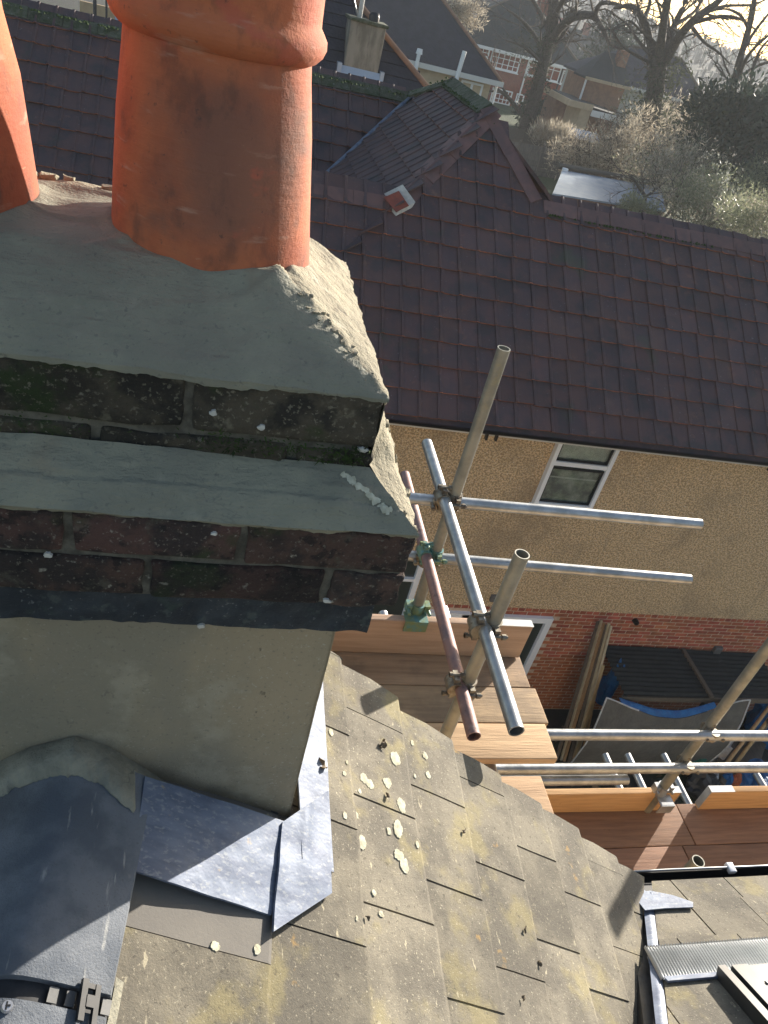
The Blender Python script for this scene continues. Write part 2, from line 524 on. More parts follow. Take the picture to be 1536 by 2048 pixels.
# neighbour
M['tile'] = mat('plum_roof_tile', (.112, .066, .063), (.074, .053, .059), 4, 8, .75, rand=.17, hrand=.010, bump=((60, .0022), (240, .0009)),
                spots=({'col': (.20, .105, .075), 'scale': 7, 'lo': .60, 'hi': .72, 'amt': .5}, {'col': (.27, .26, .24), 'scale': 30, 'lo': .64, 'hi': .72, 'amt': .6, 'detail': 8},
                       {'col': (.045, .042, .048), 'scale': 2.2, 'lo': .52, 'hi': .66, 'amt': .65}, {'col': (.09, .10, .06), 'scale': 1.1, 'lo': .60, 'hi': .72, 'amt': .5}))
M['tiletail'] = mat('worn_tile_edge', (.46, .19, .115), (.19, .10, .075), 9, 5, .85, rand=.3)
M['tileridge'] = mat('ridge_tile_clay', (.17, .095, .088), (.12, .078, .078), 6, 6, .8, rand=.2, bump=((60, .0015),), spots=({'col': (.18, .17, .15), 'scale': 26, 'lo': .68, 'hi': .75, 'amt': .5},))
M['mossridge'] = mat('mossy_ridge_tile', (.11, .115, .085), (.055, .07, .035), 12, 6, .95, rand=.2, bump=((30, .012), (110, .004)), spots=({'col': (.22, .25, .23), 'scale': 15, 'lo': .6, 'hi': .7, 'amt': .6},))
M['redend'] = mat('red_tile_end', (.27, .075, .05), (.2, .06, .045), 14, 5, .85)
M['whitemortar'] = mat('pale_mortar', (.55, .54, .50), (.42, .41, .38), 20, 5, .9)
M['pebble'] = mat('pebbledash', (.78, .58, .35), (.40, .28, .165), 40, 3, .95, lo=.42, hi=.58, bump=((44, .02), (120, .005)),
                  spots=({'col': (.85, .74, .58), 'scale': 52, 'lo': .58, 'hi': .65, 'amt': .85, 'detail': 2}, {'col': (.12, .09, .065), 'scale': 60, 'lo': .64, 'hi': .70, 'amt': .8, 'detail': 2}, {'col': (.27, .21, .15), 'scale': .9, 'lo': .48, 'hi': .70, 'amt': .55}, {'col': (.26, .21, .16), 'scale': 2.2, 'lo': .58, 'hi': .72, 'amt': .35, 'stretch': (1.6, 1, .3)}))
M['redbrick'] = mat('red_brick', (.44, .14, .08), (.32, .10, .06), 9, 6, .9, rand=.26, hrand=.012, bump=((60, .003),), spots=({'col': (.16, .09, .07), 'scale': 14, 'lo': .6, 'hi': .7, 'amt': .5},))
M['pointing'] = mat('brick_pointing', (.62, .47, .36), (.48, .36, .27), 14, 5, .95)
M['upvc'] = mat('white_upvc', (.84, .86, .90), None, rough=.35)
M['dglass'] = glass_mat('window_glass', (.05, .06, .055), .04)
M['roomgrey'] = mat('dim_room', (.52, .53, .47), (.16, .17, .155), 5, 5, .9)
M['panewhite'] = mat('pale_pane_backing', (.8, .8, .74), (.62, .62, .57), 9, 4, .9)
M['gutter'] = mat('black_gutter', (.012, .012, .014), None, rough=.35)
M['fascia'] = mat('white_fascia', (.62, .62, .60), None, rough=.5)
M['darkmetal'] = mat('dark_metal', (.035, .035, .04), None, rough=.5, metal=.3)
# yard
M['asphaltfelt'] = mat('corrugated_bitumen_sheet', (.033, .034, .032), (.022, .024, .022), 7, 6, .8, bump=((50, .003),), spots=({'col': (.14, .14, .125), 'scale': 6, 'lo': .64, 'hi': .76, 'amt': .6, 'stretch': (.6, 3, 1)},))
M['tarpgrey'] = mat('grey_tarpaulin', (.15, .14, .125), (.11, .105, .095), 5, 5, .6, bump=((7, .03), (30, .005)))
M['tarpblue'] = mat('blue_tarpaulin', (.02, .16, .42), (.015, .10, .30), 8, 5, .45, bump=((9, .04), (30, .01)))
M['tarpgreen'] = mat('green_plastic', (.01, .14, .09), (.008, .09, .06), 8, 5, .45, bump=((9, .03),))
M['bagwhite'] = mat('white_plastic_bag', (.62, .62, .63), (.45, .45, .46), 10, 5, .5, bump=((12, .03),))
M['orange'] = mat('orange_plastic', (.45, .12, .05), (.32, .09, .04), 10, 4, .6)
M['yard'] = mat('yard_ground', (.045, .042, .036), (.028, .028, .024), 3, 7, .95, bump=((12, .02), (60, .006)), spots=({'col': (.035, .06, .02), 'scale': 1.2, 'lo': .5, 'hi': .65, 'amt': .7}, {'col': (.16, .15, .14), 'scale': 20, 'lo': .68, 'hi': .74, 'amt': .6}))
M['greywood'] = wood('weathered_wood', (.16, .13, .10), (.11, .095, .075), (4, .5, 2))
# far
M['farroof'] = mat('dark_far_roof', (.040, .038, .050), (.030, .029, .038), 2.2, 6, .75, bump=((8, .02),), spots=({'col': (.07, .06, .06), 'scale': 9, 'lo': .6, 'hi': .7, 'amt': .4},))
M['farroof2'] = mat('green_grey_roof', (.034, .038, .038), (.026, .030, .030), 1.5, 6, .8)
M['cream'] = mat('cream_render', (.52, .42, .29), (.45, .36, .25), 2, 4, .9)
M['farbrick'] = mat('far_red_brick', (.25, .085, .055), (.19, .07, .05), 3, 5, .9, spots=({'col': (.32, .16, .11), 'scale': 14, 'lo': .55, 'hi': .65, 'amt': .5},))
M['brownbrick'] = mat('brown_brick', (.30, .17, .11), (.22, .13, .09), 3, 5, .9)
M['farwhite'] = mat('white_woodwork', (.76, .78, .80), None, rough=.5)
M['concrete'] = mat('stained_render', (.27, .25, .21), (.16, .145, .12), 5, 6, .95, stretch=(1, 1, .35), spots=({'col': (.07, .065, .055), 'scale': 3, 'lo': .58, 'hi': .7, 'amt': .6, 'stretch': (2, 2, .4)},))
M['bark'] = mat('bark', (.12, .10, .08), (.075, .064, .054), 9, 6, .95, bump=((14, .05),))
M['ivy'] = mat('ivy_leaf', (.075, .085, .05), (.05, .056, .036), 2, 4, .8, transl=.3, rand=.1, spots=({'col': (.09, .085, .06), 'scale': 6, 'lo': .6, 'hi': .7, 'amt': .6},))
M['twig'] = mat('dry_twig', (.50, .44, .35), (.33, .285, .22), 1.3, 4, .7, spots=({'col': (.66, .62, .52), 'scale': 5, 'lo': .54, 'hi': .64, 'amt': .7},), transl=.5)
M['leafpale'] = mat('pale_leaf', (.30, .31, .20), (.17, .19, .11), 1.5, 4, .4, transl=.5, spots=({'col': (.44, .43, .33), 'scale': 6, 'lo': .58, 'hi': .68, 'amt': .7},))
M['leafbrown'] = mat('brown_leaf', (.16, .12, .075), (.11, .085, .055), 2, 4, .7)
M['evergreen'] = mat('evergreen_leaf', (.045, .065, .042), (.03, .045, .032), 2, 4, .6, transl=.2)
M['lawn'] = mat('lawn', (.05, .075, .025), (.035, .055, .02), .5, 6, .95, bump=((20, .03),))
M['hill'] = mat('wooded_hillside', (.085, .078, .062), (.055, .055, .045), .06, 8, .95, bump=((.3, 2.0), (1.2, .6)), spots=({'col': (.04, .052, .03), 'scale': .03, 'lo': .52, 'hi': .62, 'amt': .8}, {'col': (.12, .105, .085), 'scale': .4, 'lo': .58, 'hi': .7, 'amt': .5}))
M['hillwood'] = mat('leafless_wood', (.10, .088, .072), (.07, .065, .055), .2, 5, .95, spots=({'col': (.14, .12, .10), 'scale': 1.2, 'lo': .58, 'hi': .7, 'amt': .6},))
M['felt'] = mat('sky_toned_sheet', (.40, .46, .54), (.34, .40, .50), 2, 4, .22, spots=({'col': (.25, .30, .36), 'scale': 5, 'lo': .62, 'hi': .72, 'amt': .4},))  # roof sheet's sky reflection put into its pale blue base colour
M['fence'] = mat('grey_fence_wood', (.19, .17, .15), (.13, .12, .11), 3, 5, .9, stretch=(3, 3, .5))
M['road'] = mat('asphalt_road', (.06, .06, .06), (.05, .05, .05), 3, 5, .9)
M['tan'] = mat('tan_wall', (.50, .36, .21), (.44, .31, .18), 2, 4, .9)
M['signblue'] = mat('blue_sign_face', (.30, .45, .62), None, rough=.4)
M['signred'] = mat('red_sign_paint', (.6, .04, .04), None, rough=.4)

# ================================================================== THE SETTING: ground and hill
g = MB()
def ground_fn(u, v):
    x = -260 + 760 * u
    y = -120 + 620 * v
    return Vector((x, y, -9.4 + (.05 * nz((x, y, 0), .3) if abs(x) + abs(y) > 30 else 0)))
g.grid(ground_fn, 60, 60)
tag(g.build('ground', M['yard']), kind='structure')
g = MB()
g.grid(lambda u, v: Vector((-5 + 130 * u, 31 + 60 * v, -9.38)), 10, 10)
tag(g.build('lawn', M['lawn']), kind='structure')
g = MB()
def hill_fn(u, v):
    x = -420 + 1500 * u
    y = 150 + 420 * v
    prof = 10 + 12 * math.exp(-((x - 110) / 110) ** 2) + 8 * math.exp(-((x + 150) / 220) ** 2)
    t = min(1, v * 1.4)
    t = t * t * (3 - 2 * t)
    z = -9.6 + prof * t * .85 + 3.2 * t * nz((x, y, 0), .03, 4) + 1.6 * t * nz((x, y, 0), .11, 2)
    return Vector((x, y, z))
g.grid(hill_fn, 170, 46)
tag(g.build('hill', M['hill']), kind='structure')

# ================================================================== NEIGHBOUR HOUSE (wall at Y 7.4, eaves Y 7.05)
P40 = math.radians(40)
T40 = math.tan(P40)
EAVE = Vector((5.262, 7.05, -3.85))
NF = Vector((0, -math.sin(P40), math.cos(P40)))          # front slope normal
APEX = onp(980, 218, EAVE, NF)
NL = Vector((-math.sin(P40), 0, math.cos(P40)))          # slope that falls to -X
BACKR = onp(907, 166, APEX, NL)
VTOP = onp(820, 196, APEX, NL)
zf = lambda y: EAVE.z + T40 * (y - EAVE.y)
RIDGE_R_Z, RIDGE_L_Z = -1.93, -2.17
yR = EAVE.y + (RIDGE_R_Z - EAVE.z) / T40
yL = EAVE.y + (RIDGE_L_Z - EAVE.z) / T40
xR = APEX.x + (APEX.z - RIDGE_R_Z) / T40 * .72
xL = APEX.x - (APEX.z - RIDGE_L_Z) / T40
nh = thing('neighbour_house', 'pebbledashed house with a plum tiled roof and red brick lower wall across the yard', 'house', (5, 8.5, -9.4))
# walls
mb = MB()
mb.box((.2, 7.402, -7.06), (10.5, 7.65, -3.75))
mb.box((-4.5, 8.3, -9.4), (.2, 8.5, -5.45))
mb.prism([Vector((.2, 7.66, -9.4)), Vector((.2, 9.9, -9.4)), Vector((.2, 9.9, -2.3)), Vector((.2, yL, RIDGE_L_Z - .1)), Vector((.2, 7.66, -3.5))], (.15, 0, 0))
wall = mb.build('pebbledash_wall', M['pebble'], nh)
mb = MB()
mb.box((.2, 7.412, -9.4), (10.5, 7.66, -7.06))
mb.build('lower_wall', M['pointing'], nh)
mb = MB()
mb.box((-4.5, 8.5, -9.4), (-4.3, 13.0, -5.0))
mb.box((10.3, 7.66, -9.4), (10.5, 11.4, -3.8))
mb.box((-4.3, 12.8, -9.4), (10.3, 13.0, -3.8))
mb.build('side_wall', M['pebble'], nh)
# roof planes under the tiles
mb = MB()
def deck(poly, th=.05):
    mb.prism(poly, (0, 0, -th))
fz = lambda x, y: Vector((x, y, zf(y) - .03))
deck([fz(.1, 7.0), fz(10.9, 7.0), fz(10.9, yR), fz(xR, yR), Vector((APEX.x, APEX.y, APEX.z - .03)), fz(xL, yL), fz(.1, yL)])
lz = lambda x, y: Vector((x, y, APEX.z - T40 * (APEX.x - x) - .03))
deck([lz(APEX.x, APEX.y), lz(BACKR.x, BACKR.y + .25), lz(VTOP.x, VTOP.y), lz(.2, VTOP.y - 2.6), lz(.2, yL - .1), lz(xL, yL)])
rz = lambda x, y: Vector((x, y, APEX.z - T40 * (x - APEX.x) - .03))
deck([rz(APEX.x, APEX.y), rz(xR + .0, yR), rz(xR + 1.6, yR + .1), rz(xR + 1.6, BACKR.y), rz(BACKR.x, BACKR.y)])
bz = lambda x, y: Vector((x, y, VTOP.z + T40 * (y - VTOP.y) - .03))
deck([bz(-5, 8.1), bz(.15, 8.1), bz(.15, 9.3), bz(1.0, 9.3), bz(VTOP.x, VTOP.y), bz(-5, VTOP.y)])
b2 = lambda x, y: Vector((x, y, VTOP.z - T40 * (y - VTOP.y) - .03))
deck([b2(-5, VTOP.y), b2(VTOP.x, VTOP.y), b2(4.4, 15.4), b2(-5, 15.4)])
r2 = lambda x, y: Vector((x, y, RIDGE_R_Z - T40 * (y - yR) - .03))
deck([r2(xR, yR), r2(10.9, yR), r2(10.9, 11.5), r2(xR, 11.5)])
l2 = lambda x, y: Vector((x, y, RIDGE_L_Z - T40 * (y - yL) - .03))
deck([l2(.1, yL), l2(xL, yL), l2(xL, yL + .9), l2(.1, yL + .9)])
mb.build('roof', M['tile'], nh)
# one tile, u across, v down the slope (tail at v = 0), w out of the slope
CW, GA = .232, .312
def tile_mb(tm=None, full=True):
    t = MB()
    prof = [(0, .001), (.006, .016), (.034, .016), (.046, .002), (.13, 0.0), (CW + .004, .002)]
    def sec(v_, lift):
        return [Vector((u, v_, w_ + lift)) for u, w_ in prof]
    head = sec(-.37, .002)
    tail = sec(0, .030)
    low = [p - Vector((0, 0, .019)) for p in tail]
    n = len(prof)
    t.add(head + tail, [(i, n + i, n + i + 1, i + 1) for i in range(n - 1)], 0)
    t.add(tail + low, [(i, n + i, n + i + 1, i + 1) for i in range(n - 1)], 1)
    t.add([head[-1], tail[-1], low[-1], head[-1] - Vector((0, 0, .012))], [(0, 1, 2, 3)], 0)
    t.add([head[0], tail[0], low[0], head[0] - Vector((0, 0, .012))], [(3, 2, 1, 0)], 0)
    return t
TILE = raw_mesh('tile', tile_mb(), [M['tile'], M['tiletail']])
def frame(u, v_, w_):
    return Matrix((u, v_, w_)).transposed()
def tile_field(origin, u, v_, w_, rows, cols, inside, singles=None, rest=None):
    """rows count up the slope from origin; every tile either a part of its own or joined"""
    R = frame(u, v_, w_)
    for r in range(rows):
        for c in range(*cols):
            uu = c * CW + random.uniform(-.004, .004) + (.02 if r % 2 else 0)
            vv = -r * GA + random.uniform(-.004, .004) + (random.uniform(.008, .03) if random.random() < .03 else 0)
            p = origin + u * uu + v_ * vv
            ctr = p + u * CW * .5 - v_ * GA * .5
            if not inside(ctr):
                continue
            q = p + w_ * random.uniform(-.002, .004)
            Rj = R @ Matrix.Rotation(random.gauss(0, .012), 3, 'Z') @ Matrix.Rotation(random.uniform(-.012, .016), 3, 'X') @ Matrix.Rotation(random.gauss(0, .008), 3, 'Y')
            if singles is not None and singles(ctr):
                SINGLE.append((q, Rj, ctr))
            else:
                t = tile_mb()
                rest.add([Rj @ a + q for a in t.v], t.f, 0)
                for k in range(len(t.f)):
                    rest.m[len(rest.m) - len(t.f) + k] = t.m[k]
SINGLE = []
stuff = MB()
U, V_ = Vector((1, 0, 0)), Vector((0, -math.cos(P40), -math.sin(P40)))
def proj(p):
    c = RM.transposed() @ p
    return CX + F * c.x / -c.z, CY - F * c.y / -c.z
def in_front(c):
    if c.y < yL - .05 + (0 if c.x < xL else 9):
        pass
    top = yL if c.x < xL else (yR if c.x > xR else None)
    if top is None:
        top = APEX.y - abs(c.x - APEX.x) * (1.0 if c.x < APEX.x else 1 / .72)
    return c.y < top + .02
def seen(c):
    px, py = proj(c)
    return px > 625 - max(0, 0) and px < 1560 and py > 150 and not (px < 700 + (py - 520) * .33 and py > 500)
tile_field(Vector((0, 7.02, zf(7.02) + .0)), U, V_, NF, 14, (1, 46), in_front, seen, stuff)
SINGLE.sort(key=lambda s: s[2].length)
for i, (q, Rj, ctr) in enumerate(SINGLE):
    if i < 300:
        place('roof_tile', TILE, nh, q, Rj)
    else:
        t = tile_mb()
        stuff.add([Rj @ a + q for a in t.v], t.f, 0)
        for k in range(len(t.f)):
            stuff.m[len(stuff.m) - len(t.f) + k] = t.m[k]
# slope that falls to -X
Ul, Vl = Vector((0, -1, 0)), Vector((-math.cos(P40), 0, -math.sin(P40)))
def in_left(c):
    lo_y = APEX.y - (APEX.x - c.x)
    vy = VTOP.y - (VTOP.x - c.x)
    return c.x < APEX.x and lo_y - .05 < c.y < min(vy, BACKR.y + .35) and c.x > .6
o_ = lz(APEX.x - 8 * GA * math.cos(P40), 14) + Vector((0, 0, .03))
tile_field(o_, Ul, Vl, NL, 9, (0, 24), in_left, None, stuff)
# back slope
def in_back(c):
    vx = VTOP.x - (VTOP.y - c.y)
    return c.x < vx + .05 and c.y < VTOP.y and c.y > (9.9 if c.x > .1 else 8.3)
o_ = bz(-4.5, VTOP.y - 18.6 * GA * math.cos(P40)) + Vector((0, 0, .03))
tile_field(o_, U, V_, NF, 19, (0, 33), in_back, None, stuff)
tag(stuff.build('roof_tiles', [M['tile'], M['tiletail']], nh), kind='stuff')
# ridge, hip tiles: angle tiles of 0.46 m
def angle_tiles(name, a, b, n1, n2, L=.46, wing=.17, m=M['tileridge'], th=.018, lift=.02):
    a, b = Vector(a), Vector(b)
    d = (b - a)
    k = max(1, round(d.length / L))
    dd = d / k
    dn = dd.normalized()
    w1 = n1.cross(dn).normalized()
    w2 = n2.cross(dn).normalized()
    if w1.z > 0:
        w1 = -w1
    if w2.z > 0:
        w2 = -w2
    for i in range(k):
        j = random.uniform(-.008, .008)
        p = a + dd * i + Vector((0, 0, lift + j))
        q = p + dd * .985 + Vector((0, 0, random.uniform(-.005, .005)))
        t = MB()
        up = Vector((0, 0, th))
        A = [p + w1 * wing, p, p + w2 * wing]
        B = [x + (q - p) for x in A]
        n_ = [n1 * th, up * 1.3, n2 * th]
        At = [x + y for x, y in zip(A, n_)]
        Bt = [x + y for x, y in zip(B, n_)]
        t.add(A + B + At + Bt, [(6, 7, 10, 9), (7, 8, 11, 10), (0, 1, 7, 6), (1, 2, 8, 7), (4, 3, 9, 10), (5, 4, 10, 11), (3, 0, 6, 9), (2, 5, 11, 8), (1, 0, 3, 4), (2, 1, 4, 5)])
        t.build(name, m, nh)
NB_ = Vector((0, math.sin(P40), math.cos(P40)))
NRt = Vector((math.sin(P40), 0, math.cos(P40)))
angle_tiles('ridge_tile', (xR + .03, yR, RIDGE_R_Z), (10.9, yR, RIDGE_R_Z), NF, NB_)
angle_tiles('ridge_tile', (xL - .05, yL, RIDGE_L_Z), (.1, yL, RIDGE_L_Z - .03), NF, NB_)
angle_tiles('hip_tile', APEX + Vector((0, -.02, 0)), (xR, yR, RIDGE_R_Z), NF, NRt, .55)
angle_tiles('hip_tile', APEX + Vector((0, -.02, 0)), (xL + .02, yL + .02, RIDGE_L_Z + .0), NF, NL, .55)
angle_tiles('ridge_tile', APEX, BACKR, NL, NRt, .5, .19, M['mossridge'], .03, .03)
angle_tiles('ridge_tile', (VTOP.x - .05, VTOP.y, VTOP.z), (-5, VTOP.y, VTOP.z - .03), NF, NB_, .46, .17, M['mossridge'], .03, .03)
angle_tiles('ridge_tile', BACKR + Vector((0, .02, 0)), VTOP + Vector((0, .1, .02)), NL, NB_, .46, .15, M['mossridge'], .03, .02)
# red end cap of the left hip, bedded in pale mortar
e = Vector((xL - .02, yL - .06, RIDGE_L_Z + .02))
hd = (Vector((xL, yL, RIDGE_L_Z)) - APEX).normalized()
sw = Vector((.72, -.62, -.3)).normalized()
mb = MB()
mb.prism([e + Vector((-.16, .05, -.02)), e + Vector((.02, -.13, -.13)), e + Vector((.21, -.03, -.03)), e + Vector((.05, .13, .10))], -hd * .06 + Vector((0, 0, .03)))
pl = mb.build('hip_end_mortar', M['whitemortar'], nh)
mb = MB()
mb.prism([e + Vector((-.12, .045, .0)), e + Vector((.02, -.10, -.095)), e + Vector((.175, -.022, -.02)), e + Vector((.05, .10, .09))], hd * .03 + Vector((0, -.03, .035)))
mb.build('hip_end_tile', M['redend'], nh)
# moss clumps along the back ridge and the cross ridge
def moss_clumps(name, pts, n, r0, r1, parent, m=M['moss'], flat=.5):
    mb = MB()
    for _ in range(n):
        a = random.choice(pts)
        p = a[0] + (a[1] - a[0]) * random.random() + Vector((random.gauss(0, a[2]), random.gauss(0, a[2]), random.uniform(-.0, .4) * r0))
        r = random.uniform(r0, r1)
        k = 5
        ring = [p + Vector((math.cos(2 * PI * i / k) * r * random.uniform(.6, 1.2), math.sin(2 * PI * i / k) * r * random.uniform(.6, 1.2), -r * .35)) for i in range(k)]
        top = p + Vector((0, 0, r * flat))
        mb.add(ring + [top], [(i, (i + 1) % k, k) for i in range(k)], 0)
    return tag(mb.build(name, m, parent), kind='stuff')
up3 = Vector((0, 0, .06))
moss_clumps('moss', [(Vector((-4.4, VTOP.y - .1, VTOP.z - .02)) + up3, VTOP + Vector((-.1, -.1, -.02)) + up3, .07)] * 3 + [(APEX + Vector((-.13, .1, -.1)) + up3, BACKR + Vector((-.13, 0, -.1)) + up3, .04), (BACKR + up3, VTOP + up3, .05),
            (Vector((xR + .1, yR - .15, RIDGE_R_Z - .11)) + up3 * .5, Vector((6.5, yR - .15, RIDGE_R_Z - .11)) + up3 * .5, .015), (APEX + Vector((-.0, -.16, -.14)) + up3 * .5, APEX + Vector((.2, -.30, -.28)) + up3 * .3, .015)], 620, .010, .034, nh)
# lead bit in the valley
va, vb = lz(VTOP.x, VTOP.y), lz(.9, VTOP.y - (VTOP.x - .9))
mb = MB()
mb.path([va + Vector((0, -.03, .05)), (va + vb) / 2 + Vector((0, -.03, .05)), vb + Vector((0, -.03, .05))], .035, 6)
mb.build('valley_lead', M['lead'], nh)
# fascia, gutter with brackets
mb = MB()
mb.box((.1, 7.06, -4.03), (10.9, 7.09, -3.86))
mb.box((.1, 7.092, -4.02), (10.9, 7.40, -4.0))
mb.build('fascia', M['fascia'], nh)
mb = MB()
mb.grid(lambda u, v: Vector((.1 + 10.8 * u, 6.985 + .062 * math.cos(PI + PI * v), -3.90 - .06 * math.sin(PI * v))), 2, 8)
mb.grid(lambda u, v: Vector((.1 + 10.8 * u, 6.985 + .058 * math.cos(PI + PI * v), -3.896 - .056 * math.sin(PI * v))), 2, 8, flip=True)
gut = mb.build('gutter', M['gutter'], nh)
for x in (3.2, 3.32, 7.1, 8.4):
    mb = MB()
    mb.box((x - .012, 7.0, -4.06), (x + .012, 7.05, -3.93))
    mb.build('gutter_bracket', M['gutter'], nh)

# windows: a frame of bars with its panes as sub-parts
CLEAR = bpy.data.materials.new('clear_pane')
CLEAR.use_nodes = True
_t = CLEAR.node_tree
_t.nodes.remove(_t.nodes['Principled BSDF'])
_a, _b, _m, _l = _t.nodes.new('ShaderNodeBsdfTransparent'), _t.nodes.new('ShaderNodeBsdfGlossy'), _t.nodes.new('ShaderNodeMixShader'), _t.nodes.new('ShaderNodeLayerWeight')
_b.inputs['Roughness'].default_value = .02
_l.inputs['Blend'].default_value = .55
_a.inputs['Color'].default_value = (.93, .96, .94, 1)
_m.inputs[0].default_value = .22
_t.links.new(_a.outputs[0], _m.inputs[1])
_t.links.new(_b.outputs[0], _m.inputs[2])
_t.links.new(_m.outputs[0], _t.nodes['Material Output'].inputs['Surface'])
def window(parent, x0, x1, z0, z1, y, cols=(), rows=(), fw=.05, depth=.05, fm=None, gm=None, name='window', bar=.025, sill=True, proud=.02):
    fm = fm or M['upvc']
    gm = gm or M['dglass']
    f = MB()
    ya, yb = y - proud, y + depth
    f.box((x0, ya, z1 - fw), (x1, yb, z1))
    f.box((x0, ya, z0), (x1, yb, z0 + fw))
    f.box((x0, ya, z0 + fw), (x0 + fw, yb, z1 - fw))
    f.box((x1 - fw, ya, z0 + fw), (x1, yb, z1 - fw))
    xs = [x0 + fw] + [x0 + (x1 - x0) * c for c in cols] + [x1 - fw]
    zs = [z0 + fw] + [z0 + (z1 - z0) * r for r in rows] + [z1 - fw]
    for c in xs[1:-1]:
        f.box((c - bar, ya + .004, z0 + fw), (c + bar, yb - .004, z1 - fw))
    for r in zs[1:-1]:
        f.box((x0 + fw, ya + .008, r - bar), (x1 - fw, yb - .008, r + bar))
    o = f.build(name, fm, parent)
    if sill:
        s = MB()
        s.box((x0 - fw * .6, ya - fw * 1.2, z0 - fw * .7), (x1 + fw * .6, y + depth, z0 - .004))
        s.build('sill', fm, o)
    for i in range(len(xs) - 1):
        for j in range(len(zs) - 1):
            p = MB()
            p.box((xs[i], y + depth * .45, zs[j]), (xs[i + 1], y + depth * .6, zs[j + 1]))
            p.build('pane', gm, o)
    return o
wx0, wx1 = on(1060, 1010, 1, 7.4).x, on(1178, 1016, 1, 7.4).x
wz0 = on(1110, 1008, 1, 7.4).z
wn = window(nh, wx0, wx1, wz0, -4.05, 7.34, (), (.615,), .055, .06, name='window', bar=.03, gm=CLEAR)
mb = MB()
mb.box((wx0 + .05, 7.398, wz0 + .05), (wx1 - .05, 7.4015, -4.1))
mb.build('room_dark', M['roomgrey'], wn)  # flat panel added behind the glass, the dim room put into its colour
mb = MB()
mb.grid(lambda u, v: Vector((wx0 + .06 + (wx1 - wx0 - .12) * u, 7.394 + .003 * math.sin(u * 60), -4.11 - .30 * v)), 60, 2)
mb.build('pale_pane_backing', M['panewhite'], wn)  # added behind the upper pane to stand in for reflected chimney and sky
mb = MB()
mb.box((wx0 + .08, 7.390, wz0 + .42), (wx1 - .08, 7.3935, wz0 + .44))
mb.build('curtain_rail', M['panewhite'], wn)
# inner sash rims and things on the sill inside
mb = MB()
for (za, zb) in ((wz0 + .055, wz0 + .055 + .55), (wz0 + .70, -4.105)):
    for (a, b_) in (((wx0 + .055, za), (wx1 - .055, za + .03)), ((wx0 + .055, zb - .03), (wx1 - .055, zb)), ((wx0 + .055, za + .03), (wx0 + .085, zb - .03)), ((wx1 - .085, za + .03), (wx1 - .055, zb - .03))):
        mb.box((a[0], 7.352, a[1]), (b_[0], 7.363, b_[1]))
mb.build('sash', M['gutter'], wn)
dx0, dx1 = on(925, 1228, 1, 7.37).x, on(1105, 1241, 1, 7.37).x
window(nh, dx0, dx1, -9.3, -7.21, 7.37, (.5,), (), .10, .08, name='patio_door', bar=.06, sill=False)
window(nh, 3.2, on(940, 1228, 1, 7.37).x, -8.4, -7.19, 7.37, (), (), .085, .08, name='window')
lx1 = 3.10
window(nh, 1.5, lx1, -7.55, -6.15, 7.36, (.5,), (.68,), .075, .08, name='window')
# bricks of the lower wall, stretcher bond, soldier headers on top
BR = MB()
BR.rbox((-.1045, -.005, -.0300), (.1045, .05, .0300), .003, cuts=0)
BRICK = raw_mesh('brick', BR, [M['redbrick']])
HB = MB()
HB.rbox((-.0490, -.005, -.0300), (.0490, .05, .0300), .003, cuts=0)
HBRICK = raw_mesh('header_brick', HB, [M['redbrick']])
def in_door(x, z, hw):
    return (x + hw > dx0 - .005 and x - hw < dx1 + .005 and z < -7.2) or (x + hw > 3.2 - .02 and x - hw < 4.05 and -8.45 < z < -7.17)
rest = MB()
nb = 0
for r in range(31):
    z = -7.10 - r * .075
    hdr = r == 0
    step = .1125 if hdr else .225
    k0 = int(3.0 / step)
    for k in range(k0, int(10.4 / step)):
        x = k * step + (.1125 if r % 2 and not hdr else 0)
        if in_door(x, z, step / 2 - .02):
            continue
        px, py = proj(Vector((x, 7.4, z)))
        vis = 880 < px < 1560 and py < 1480 and not (px > 1215 and py > 1335) and not (px < 1040 and py > 1240) and z > -8.75
        jx = random.uniform(-.002, .002)
        if vis and nb < 300:
            place('brick', HBRICK if hdr else BRICK, nh, (x + jx, 7.412, z), Matrix.Rotation(random.uniform(-.01, .01), 3, 'Y'))
            nb += 1
        else:
            src = HB if hdr else BR
            rest.add([p + Vector((x, 7.412, z)) for p in src.v], src.f, 0)
tag(rest.build('wall_bricks', M['redbrick'], nh), kind='stuff')
# small vent cowl and a grey vent plate on the brick
p = on(1270, 1241, 1, 7.4)
mb = MB()
mb.tube(p + Vector((0, .03, 0)), p + Vector((0, -.07, 0)), .05, .04, 10)
mb.build('vent_cowl', M['gutter'], nh)
p = on(1432, 1299, 1, 7.4)
mb = MB()
mb.rbox((p.x - .07, 7.34, p.z - .09), (p.x + .07, 7.41, p.z + .09), .01)
mb.build('meter_box', M['greyplastic'], nh)
p = on(988, 1195, 1, 7.4)
mb = MB()
mb.rbox((p.x - .06, 7.36, p.z - .06), (p.x + .06, 7.41, p.z + .06), .01)
mb.build('wall_plate', M['greyplastic'], nh)

